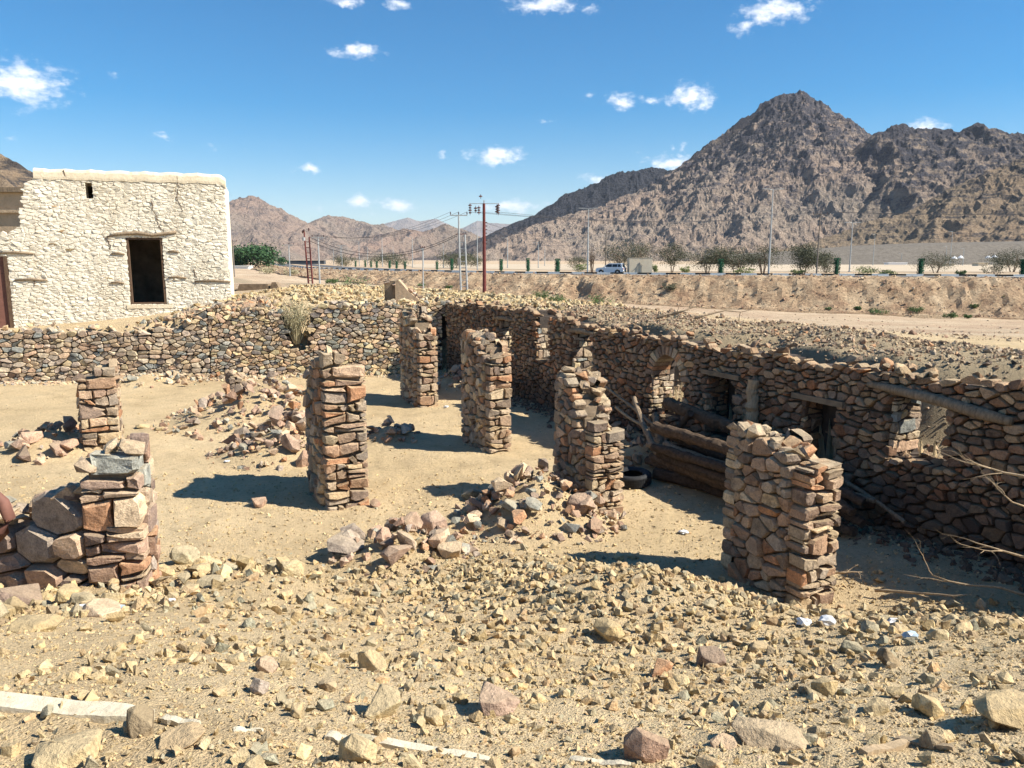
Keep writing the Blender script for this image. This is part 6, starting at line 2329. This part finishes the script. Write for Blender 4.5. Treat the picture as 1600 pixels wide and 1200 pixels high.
def bush(name, p, hgt, wid, label, mat, seed, n=500, leaf=.06, cat='plant', stems=14, group=None):
    rs = np.random.RandomState(seed)
    r = random.Random(seed)
    root = thing(name, p, label, cat, group)
    mb = MB()
    tips = []
    for i in range(stems):
        a = r.uniform(0, 2 * PI)
        s = wid * .5 * math.sqrt(r.random())
        e = Vector((math.cos(a) * s, math.sin(a) * s, hgt * r.uniform(.5, 1)))
        mid = e * .5 + Vector((r.uniform(-.1, .1) * wid, r.uniform(-.1, .1) * wid, hgt * .05))
        rr = max(.004, hgt * .009)
        mb.tube([(e.x * .15, e.y * .15, -.05), mid, e], [rr, rr * .7, rr * .3], 4, caps=False)
        tips += [(mid, e)]
    mb.build('stems', M['dry' if mat == 'dry' else 'bark'], root)
    k = rs.randint(0, len(tips), n)
    f = rs.uniform(.1, 1.05, n)
    A = np.array([t[0] for t in tips])[k]
    B = np.array([t[1] for t in tips])[k]
    C = A * (1 - f[:, None]) + B * f[:, None] + rs.normal(size=(n, 3)) * wid * .07
    C[:, 2] = np.abs(C[:, 2])
    V, F = quads(C, leaf * rs.uniform(.5, 1.5, n), rs, .35)
    link('leaves', fast_mesh('leaves', V, F, M[mat]), parent=root)
    return root


gx, gy = on_ewall(0, 0, 0).x, 0
q = ray(462, 500)
bush('dry_bush', (q[0] * 26.75 / q[1], 26.75, 1.12), 1.55, 1.25, 'tall dry straw coloured bush growing in the gap of the back wall', 'dry', 1, n=3200, leaf=.055, stems=90, cat='bush')
for i, (px, py, h, w_, lab, mat) in enumerate([
        (937, 478, .35, 1.1, 'green weed tuft on the rubble bench above the niche wall', 'weed'), (873, 474, .3, .9, 'green weed tuft left of the other on the rubble bench', 'weed'),
        (1045, 456, 1.1, 2.4, 'olive bush casting a shadow on the wadi bank left of centre', 'acacia'), (1552, 432, 1.8, 3.2, 'grey green round bush on top of the bank at the right', 'acacia'),
        (1428, 490, .75, 2.2, 'large green weed clump at the foot of the bank', 'weed'), (1372, 491, .45, 2.4, 'low green weed clump left of the large one at the bank foot', 'weed'),
        (1485, 497, .5, 1.6, 'green weed clump on the track right of the large clump', 'weed'), (1523, 483, .4, 1.0, 'small green weed on the lower bank at right', 'weed'),
        (1512, 497, .3, .9, 'tiny green weed right of the weed on the track', 'weed'), (1295, 487, .35, .8, 'tiny weed on the bank foot under the topiary post', 'weed'),
        (1340, 486, .35, .8, 'tiny weed at the bank foot below the lamp post', 'weed'), (659, 449, .45, 1.6, 'green weed patch by the pole left of the twin steel pole', 'weed'),
        (701, 453, .5, 1.2, 'dark green weed left of the twin steel pole foot', 'weed'), (844, 470, .4, .7, 'small dark plant with upright twigs above the corner of the walls', 'weed'),
        (520, 443, .6, 2.2, 'low dark scrub beside the red twin pole', 'weed'), (548, 447, .35, 2.6, 'flat green scrub right of the dark scrub', 'weed'),
        (418, 428, 1.2, 4.5, 'yellowish dry scrub on the rise below the big tree', 'dry'), (455, 430, 1.0, 4.0, 'dry scrub right of the other on the rise', 'dry'),
        (1500, 431, .7, 1.4, 'small green bush on the kerb left of the round bush', 'weed'), (1563, 468, .4, 1.0, 'small grey weed on the right part of the bank', 'weed')]):
    x, y, z = on_ground(px, py)
    z = max(z, gz(x, y))
    if py in (456, 432, 431, 468):
        # on the bank: seated on its face
        z = 4 + ray(px, py)[2] * (y / ray(px, py)[1])
    bush('weed_clump' if mat == 'weed' else 'bush', (x, y, z - .03), h * 1.2, w_ * 1.1, lab, mat, 80 + i, n=520, leaf=max(.07, .0022 * y), stems=16)

# =================================================================== POLES, LAMPS, WIRES, CAR
def at_px(px, Y, py=425):
    q = ray(px, py)
    return q[0] * Y / q[1]


def z_px(px, py, Y):
    q = ray(px, py)
    return CAM_Z + q[2] * Y / q[1]


def street_lamp(px, Y, top, label, double=True, base=None, group=None):
    x = at_px(px, Y)
    zb = 1.42 if base is None else base
    zt = z_px(px, top, Y)
    root = thing('street_lamp', (x, Y, zb), label, 'street lamp', group)
    h = zt - zb
    mb = MB()
    mb.tube([(0, 0, 0), (0, 0, h * .5), (0, 0, h)], [.15, .12, .075], 10)
    mb.box(-.22, .22, -.22, .22, 0, .12)
    mb.build('pole', M['steel'], root, smooth=False)
    for s in ((1, -1) if double else (-1,)):
        mb = MB()
        mb.tube([(0, 0, h - .1), (s * .5, 0, h + .05), (s * 1.0, 0, h + .08)], [.045, .04, .035], 6)
        mb.build('arm', M['steel'], root)
        mb = MB()
        mb.box(s * 1.3 - .35, s * 1.3 + .35, -.14, .14, h + .02, h + .14)
        mb.build('lamp_head', M['steel'], root)
    return root


for a in [(1201, 120, 296, 'tallest street lamp, right of centre in front of the pyramid mountain'), (918, 135, 326, 'tall street lamp just left of the white car'),
          (1327, 160, 348, 'street lamp right of the pole with a crossarm')]:
    street_lamp(*a)
for a in [(793, 230, 372, 'thin far street lamp right of the brown pole', False), (841, 235, 379, 'thin far street lamp left of the lamp by the car', False),
          (746, 190, 357, 'street lamp just left of the brown pole'), (693, 235, 381, 'far street lamp left of the twin steel pole', False),
          (645, 240, 370, 'far lamp post in front of the pink granite hill', False), (598, 270, 371, 'far lamp post under the middle granite hill', False),
          (562, 290, 377, 'far lamp post right of the T pole on the left', False), (1363, 330, 366, 'distant street lamp in front of the terraced foothill', False),
          (1483, 300, 362, 'distant lamp post near the white cloth roofs', False), (851, 300, 386, 'very thin far lamp just right of a topiary post', False), (1010, 0, 0, '')]:
    if a[1]:
        street_lamp(*a)
ORD = ['leftmost', 'second from left', 'third from left', 'fourth from left', 'fifth from left', 'sixth from left', 'seventh from left', 'eighth from left', 'rightmost']
for ki, (px, Y, top) in enumerate([(533, 330, 384), (522, 350, 388), (575, 340, 386), (615, 330, 385), (662, 320, 388), (420, 340, 394), (1407, 380, 396), (1503, 320, 388), (1476, 330, 385)]):
    street_lamp(px, Y, top, 'faint short far lamp post, ' + ORD[[420, 522, 533, 575, 615, 662, 1407, 1476, 1503].index(px)] + ' of the nine faint ones', False, group='faint far lamp posts')


def t_pole(px, Y, top, zb, label, mat='steel', arm=2.0, wood=False, r0=.14):
    x = at_px(px, Y)
    zt = z_px(px, top, Y)
    root = thing('utility_pole', (x, Y, zb), label, 'utility pole')
    h = zt - zb
    mb = MB()
    mb.tube([(0, 0, -.3), (0, 0, h * .5), (0, 0, h)], [r0, r0 * .85, r0 * .65], 8)
    mb.build('pole', M[mat], root)
    mb = MB()
    mb.box(-arm / 2, arm / 2, -.06, .06, h - .16, h - .04)
    mb.build('crossarm', M[mat], root)
    for s in (-.48, 0, .48):
        mb = MB()
        mb.tube([(s * arm, 0, h - .035 if s else h + .01), (s * arm, 0, h + .12), (s * arm, 0, h + .3)], [.03, .09, .05], 7)
        mb.build('insulator', M['insul'], root)
    mb = MB()
    for s in (-1, 1):
        mb.tube([(s * arm * .28, 0, h - .17), (0, 0, h - .75)], .03, 5)
    mb.build('brace', M[mat], root)
    return Vector((x, Y, zt))


P_1276 = t_pole(1276, 130, 334, 1.4, 'grey wooden utility pole with a crossarm near the dark acacia', 'polew', 2.4)
P_946 = t_pole(946, 175, 364, 1.4, 'wooden utility pole rising behind the white car', 'polew', 1.8)
P_499 = t_pole(499, 125, 370, gz(at_px(499, 125), 125), 'grey steel T shaped pole right of the red twin pole', 'steel', 1.9)
P_453 = t_pole(453, 170, 382, gz(at_px(453, 170), 170), 'grey T shaped pole between the dark tree and the red twin pole', 'steel', 2.2)
P_367 = t_pole(366, 150, 377, gz(at_px(366, 150), 150), 'dark wooden pole just right of the cream house', 'polew', 1.6)
P_535 = t_pole(535, 260, 383, 1.2, 'far T shaped pole in front of the middle hill shadow', 'steel', 3.2, r0=.12)
P_662 = t_pole(661, 110, 388, gz(at_px(661, 110, 446), 110), 'plain grey pole with tiny crossarm left of the twin steel pole', 'steel', .5, r0=.1)

# tall brown pole with insulator strings
bY = 85.0
bx0 = at_px(757, bY, 470)
bz = gz(bx0, bY)
bt = z_px(751, 318, bY)
bp_ = thing('utility_pole', (bx0, bY, bz), 'tall dark red brown steel pole with dark insulator strings in the centre', 'utility pole')
h = bt - bz
mb = MB()
mb.tube([(0, 0, -.5), (0, 0, h * .5), (0, 0, h)], [.21, .18, .15], 12)
mb.build('pole', M['rust'], bp_)
mb = MB()
mb.box(-1.55, 1.65, -.03, .03, h - .04, h + .02)
mb.box(-.06, .06, -.06, .06, h + .021, h + .35)
mb.build('crossarm', M['steel'], bp_)
sp = [(-1.5, -.2, 4, 1), (-.55, -.45, 3, 0), (-.35, .75, 1, 0), (1.55, -.2, 4, 1), (1.38, -.35, 3, 0), (-.9, -.5, 2, 0)]
for (sx, sz, n_, big) in sp:
    mb = MB()
    for k in range(n_):
        z = h + sz - k * .26
        rr = .21 if k % 2 == 0 else .16
        mb.tube([(sx, 0, z - .09), (sx, 0, z - .03), (sx, 0, z + .05), (sx, 0, z + .12)], [.05, rr, rr * .8, .05], 8)
    mb.tube([(sx, 0, h + sz - n_ * .26), (sx, 0, h + sz + .25)], .025, 5)
    mb.build('insulator_string', M['insul'], bp_)
for k in range(7):
    mb = MB()
    z = h - 2.0 - k * .38
    mb.tube([(.16, 0, z), (.34, 0, z)], [.05, .06], 6)
    mb.build('insulator', M['insul'], bp_)

# twin steel pole
tY = 100.0
tx0 = at_px(726, tY, 462)
tz = gz(tx0, tY)
tw = thing('utility_pole', (tx0, tY, tz), 'twin galvanised steel pole joined by battens with a T crossarm left of the brown pole', 'utility pole')
hA = z_px(718, 336, tY) - tz
hB = z_px(728, 366, tY) - tz
mb = MB()
mb.tube([(-.45, 0, -.4), (-.62, 0, hA * .6), (-.66, 0, hA)], [.14, .12, .10], 8)
mb.tube([(.38, 0, -.4), (.10, 0, hB)], [.13, .10], 8)
mb.build('leg', M['steel'], tw)
mb = MB()
for k in range(9):
    z = .3 + k * hB * .93 / 9
    mb.box(-.42 - .2 * z / hA, .36 - .28 * z / hB, -.03, .03, z, z + .09)
mb.build('batten', M['steel'], tw)
mb = MB()
mb.box(-1.75, .45, -.06, .06, hA - .1, hA + .02)
mb.build('crossarm', M['steel'], tw)
mb = MB()
mb.box(-1.05, .35, -.04, .04, hB - .02, hB + .06)
mb.build('crossarm', M['rust'], tw)
mb = MB()
mb.box(-.85, -.48, -.2, .2, hA * .38, hA * .38 + .95)
mb.build('switch_box', M['conduit'], tw)
for s in (-1.7, -.66, .4):
    mb = MB()
    mb.tube([(s, 0, hA + .025), (s, 0, hA + .2), (s, 0, hA + .4)], [.03, .08, .05], 7)
    mb.build('insulator', M['insul'], tw)

# red twin pole
rY = 105.0
rx0 = at_px(485, rY, 446)
rz_ = gz(rx0, rY)
rw = thing('utility_pole', (rx0, rY, rz_), 'red painted twin leg steel pole left of centre beyond the back wall', 'utility pole')
hR = z_px(480, 362, rY) - rz_
for (a, b, ht) in ((-.22, -.55, hR), (.32, .1, hR * .9)):
    mb = MB()
    mb.tube([(a, 0, -.4), (b, 0, ht)], [.13, .09], 8)
    mb.build('leg', M['rust'], rw)
mb = MB()
for k in range(8):
    z = .4 + k * hR * .85 / 8
    f = z / hR
    mb.box(-.22 - .33 * f, .32 - .22 * f, -.03, .03, z, z + .08)
mb.build('batten', M['rust'], rw)
for (s, z) in ((-.55, hR + .05), (.1, hR * .9 + .9), (-.75, hR - .1)):
    mb = MB()
    mb.tube([(s, 0, z - .15), (s, 0, z + .1), (s, 0, z + .3)], [.04, .13, .06], 7)
    mb.build('insulator', M['insul'], rw)
mb = MB()
mb.tube([(-.62, 0, hR - 1.2), (-.62, 0, hR - .75)], [.2, .2], 10)
mb.build('transformer', M['steel'], rw)


def wire(a, b, sag, label, r=.016, n=14):
    a, b = Vector(a), Vector(b)
    mb = MB()
    pts = []
    for i in range(n + 1):
        f = i / n
        p = (b - a) * f
        p.z -= sag * 4 * f * (1 - f)
        pts.append(p)
    mb.tube(pts, r, 4, caps=False)
    return tag(mb.build('power_line', M['wire'], None, a), label, 'cable', 'overhead power lines', 'thing')


WL1 = 'upper overhead line from the brown pole towards the crossarm pole on the right'
WL2 = 'lower overhead line leaving the brown pole to the right'
WL3 = 'overhead line from the twin steel pole over to the left'
for (ox, oz, nm) in ((-1.5, -.9, 'left'), (-.4, -.9, 'middle'), (1.5, -.9, 'right')):
    wire((bx0 + ox, bY, bt + oz), (P_1276.x + ox * .7, P_1276.y, P_1276.z + .3), 1.3, WL1.replace('upper', 'upper ' + nm))
for k in range(3):
    wire((bx0 + .3, bY, bt - 2.1 - k * .7), (P_946.x + .2 * k, P_946.y, P_946.z + .2 - k * .3), 1.6, WL2.replace('lower', 'lower ' + ['top', 'middle', 'bottom'][k]))
for (o1, o2, nm) in ((-1.7, -.9, 'left'), (-.66, 0, 'middle'), (.4, .9, 'right')):
    wire((tx0 + o1, tY, tz + hA + .4), (P_499.x + o2, P_499.y, P_499.z + .3), 1.6, nm + ' ' + WL3)
for (s, nm) in ((-.9, 'left'), (0, 'middle'), (.9, 'right')):
    wire((P_499.x + s, P_499.y, P_499.z + .3), (P_453.x + s, P_453.y, P_453.z + .3), 1.0, nm + ' overhead line between the two T poles left of centre')
    wire((P_1276.x + s, P_1276.y, P_1276.z + .3), (150 + s, 118, 14 + s * .2), 1.5, nm + ' overhead line running off to the right of the crossarm pole')
for k in range(2):
    wire((rx0 + .1, rY, rz_ + hR * .9 - k * .5), (tx0 - .9, tY, tz + hB - k * .2), 2.4, ['upper', 'lower'][k] + ' sagging line from the red twin pole to the twin steel pole', .03)

# cream block by the road
cb = thing('cream_masonry_block', (at_px(1001, 132), 132, 1.42), 'plain cream rendered rectangular box building beside the white car', 'small building')
mb = MB()
mb.box(-1.95, 1.95, 0, 2.4, 0, 2.75)
mb.build('wall', M['cream'], cb)
mb = MB()
mb.box(-1.98, 1.98, -.03, 2.43, 2.752, 2.82)
mb.build('roof_edge', M['cream'], cb)
for (pts) in [[(-1.7, .3), (-1.0, .9), (-.5, 1.5), (-.1, 2.0)], [(-.2, 2.1), (-.1, 1.4), (-.15, .2)], [(.2, .2), (.15, 1.5)], [(-.55, .2), (-.55, 1.3)], [(-.3, 2.0), (.35, 1.5)], [(1.2, .35), (.6, .3)]]:
    mb = MB()
    mb.tube([(a, -.05, b) for a, b in pts], .035, 6)
    mb.build('conduit', M['conduit'], cb)

# white sport utility car, rear to the right
car = thing('parked_car', (at_px(955, 133), 133.5, 1.42), 'white four wheel drive car on the road beside the cream block', 'car')
car.rotation_euler = (0, 0, math.radians(180 - 24))


def extrude(prof, y0, y1, inset=0, zi=1.0):
    """side profile (x,z) swept across y, shoulders pulled in by inset above zi"""
    mb = MB()
    n = len(prof)
    vs = []
    for y in (y0, y1):
        for (x, z) in prof:
            k = inset * max(0, z - zi)
            vs.append((x, y + (k if y < 0 else -k), z))
    fs = [tuple(range(n)), tuple(range(n, 2 * n))[::-1]] + [(k, n + k, n + (k + 1) % n, (k + 1) % n)[::-1] for k in range(n)]
    mb.add(vs, fs)
    return mb


body = [(-2.42, .45), (-2.46, .75), (-2.40, 1.12), (-2.3, 1.2), (1.15, 1.2), (2.15, 1.12), (2.42, .95), (2.46, .5), (2.3, .4), (1.95, .4), (1.9, .62), (1.72, .82), (1.45, .88), (1.18, .82), (1.0, .62), (.95, .36), (-.95, .36), (-1.0, .62), (-1.18, .82), (-1.45, .88), (-1.72, .82), (-1.9, .62), (-1.95, .42)]
extrude(body, -.93, .93).build('body', M['carw'], car)
cab = [(-2.30, 1.2), (-2.12, 1.80), (-1.9, 1.86), (.05, 1.86), (.35, 1.80), (1.15, 1.2)]
extrude([(x, z + .002) for x, z in cab], -.90, .90, .22, 1.2).build('cabin', M['carw'], car)
for s in (-1, 1):
    for (x0, x1, x2, x3) in ((-2.02, -1.45, -1.45, -1.92), (-1.38, -.5, -.5, -1.38), (-.42, .88, .32, -.42)):
        mb = MB()
        zz0, zz1 = 1.26, 1.74
        y0 = s * (.905 - .22 * .06)
        y1 = s * (.905 - .22 * .54)
        mb.add([(x0, y0, zz0), (x1, y0, zz0), (x2, y1, zz1), (x3, y1, zz1), (x0, y0 - s * .02, zz0), (x1, y0 - s * .02, zz0), (x2, y1 - s * .02, zz1), (x3, y1 - s * .02, zz1)],
               [(0, 1, 2, 3), (7, 6, 5, 4), (0, 4, 5, 1), (1, 5, 6, 2), (2, 6, 7, 3), (3, 7, 4, 0)])
        mb.build('side_window', M['glass'], car)
    for wx in (1.45, -1.45):
        wh = link('wheel', None, (wx, s * .84, .38), car)
        mb = MB()
        mb.tube([(0, -.12, 0), (0, -.1, 0), (0, .1, 0), (0, .12, 0)], [.33, .38, .38, .33], 20)
        mb.build('tyre', M['rubber'], wh)
        mb = MB()
        mb.tube([(0, s * .1, 0), (0, s * .13, 0)], [.22, .19], 12)
        mb.build('rim', M['chrome'], wh)
    mb = MB()
    mb.box(-2.475, -2.40, s * .80 - .1, s * .80 + .1, .8, 1.12)
    mb.build('tail_lamp', M['tail'], car)
    mb = MB()
    mb.box(2.36, 2.47, s * .68 - .18, s * .68 + .18, .72, .92)
    mb.build('headlight', M['chrome'], car)
    mb = MB()
    mb.box(-1.9, .1, s * .68 - .02, s * .68 + .02, 1.88, 1.93)
    mb.build('roof_rail', M['chrome'], car)
    mb = MB()
    mb.box(.72, .95, s * 1.0 - .1, s * 1.0 + .06, 1.15, 1.32)
    mb.build('mirror', M['carw'], car)
mb = MB()
mb.add([(-2.31, -.74, 1.26), (-2.31, .74, 1.26), (-2.17, .66, 1.72), (-2.17, -.66, 1.72)], [(0, 3, 2, 1)])
mb.add([(-2.28, -.74, 1.26), (-2.28, .74, 1.26), (-2.14, .66, 1.72), (-2.14, -.66, 1.72)], [(0, 1, 2, 3)])
mb.build('rear_window', M['glass'], car)
mb = MB()
mb.add([(1.13, -.76, 1.26), (1.13, .76, 1.26), (.44, .66, 1.76), (.44, -.66, 1.76)], [(0, 1, 2, 3)])
mb.build('windscreen', M['glass'], car)
mb = MB()
mb.box(-2.52, -2.42, -.85, .85, .42, .60)
mb.build('bumper', M['conduit'], car)
mb = MB()
mb.box(-2.485, -2.462, -.22, .22, .78, .90)
mb.build('number_plate', M['white'], car)

# far white cloth roofs and low structures
for i, (px, py, lab) in enumerate([(1489, 402, 'leftmost small white tent roof far beyond the road'), (1499, 401, 'second small white tent roof from the left far beyond the road'), (1542, 401, 'third small white tent roof far beyond the road'), (1552, 400, 'rightmost small white tent roof far beyond the road')]):
    Y = 340
    x = at_px(px, Y)
    t_ = thing('tent', (x, Y, 1.4), lab, 'tent')
    zt = z_px(px, py, Y) - 1.4
    mb = MB()
    mb.tube([(0, 0, zt - .7), (0, 0, zt - .3), (0, 0, zt + .5)], [1.35, 1.2, .08], 10)
    mb.build('canopy', M['roofw'], t_)
    for (a, b) in ((-1, -1), (1, -1), (1, 1), (-1, 1)):
        mb = MB()
        mb.tube([(a * .8, b * .8, 0), (a * .8, b * .8, zt - .7)], .05, 5)
        mb.build('post', M['steel'], t_)
for i, (px, py, wd, hh, Y, mt, lab) in enumerate([(1483, 412, 3.2, 1.1, 300, 'white', 'low white flat roofed hut under the distant lamp posts'), (1535, 411, 3.8, 1.5, 300, 'cream', 'low cream hut right of the white hut far off'), (1402, 410, 8.0, .7, 330, 'roofw', 'long low white wall far beyond the road'),
                                                (478, 407, 20, 2.2, 420, 'shed_roof', 'long dark roofed shed far off behind the red twin pole'), (372, 420, 6.5, .9, 235, 'kerbw', 'low pale wall below the dark green tree')]):
    x = at_px(px, Y)
    mb = MB()
    mb.box(-wd / 2, wd / 2, 0, 4, 0, hh)
    mb.box(-wd / 2 - .2, wd / 2 + .2, -.2, 4.2, hh + .002, hh + .15)
    zb = z_px(px, py, Y) - hh
    tag(mb.build('low_shed' if hh > 1 else 'low_wall', M[mt], None, (x, Y, max(zb - .2, 1.0))), lab, 'shed' if hh > 1 else 'wall', None, 'thing')

# =================================================================== AIR
hz = bpy.data.materials.new('haze_air')
hz.use_nodes = True
t = hz.node_tree
t.nodes.clear()
pv = t.nodes.new('ShaderNodeVolumePrincipled')
pv.inputs['Color'].default_value = (.80, .88, 1.0, 1)
pv.inputs['Density'].default_value = 4.5e-5
pv.inputs['Anisotropy'].default_value = 0.0
oo = t.nodes.new('ShaderNodeOutputMaterial')
t.links.new(pv.outputs[0], oo.inputs['Volume'])
mb = MB()
mb.box(-17000, 17000, -17000, 17000, -32, 1100)
tag(mb.build('haze', hz), kind='stuff')
print('tris', sum(sum(len(p.vertices) - 2 for p in o.data.polygons) if len(o.data.polygons) < 3000 else len(o.data.polygons) * (len(o.data.polygons[0].vertices) - 2) for o in scene.objects if o.type == 'MESH'))
print('done', round(time.time() - T0, 1))
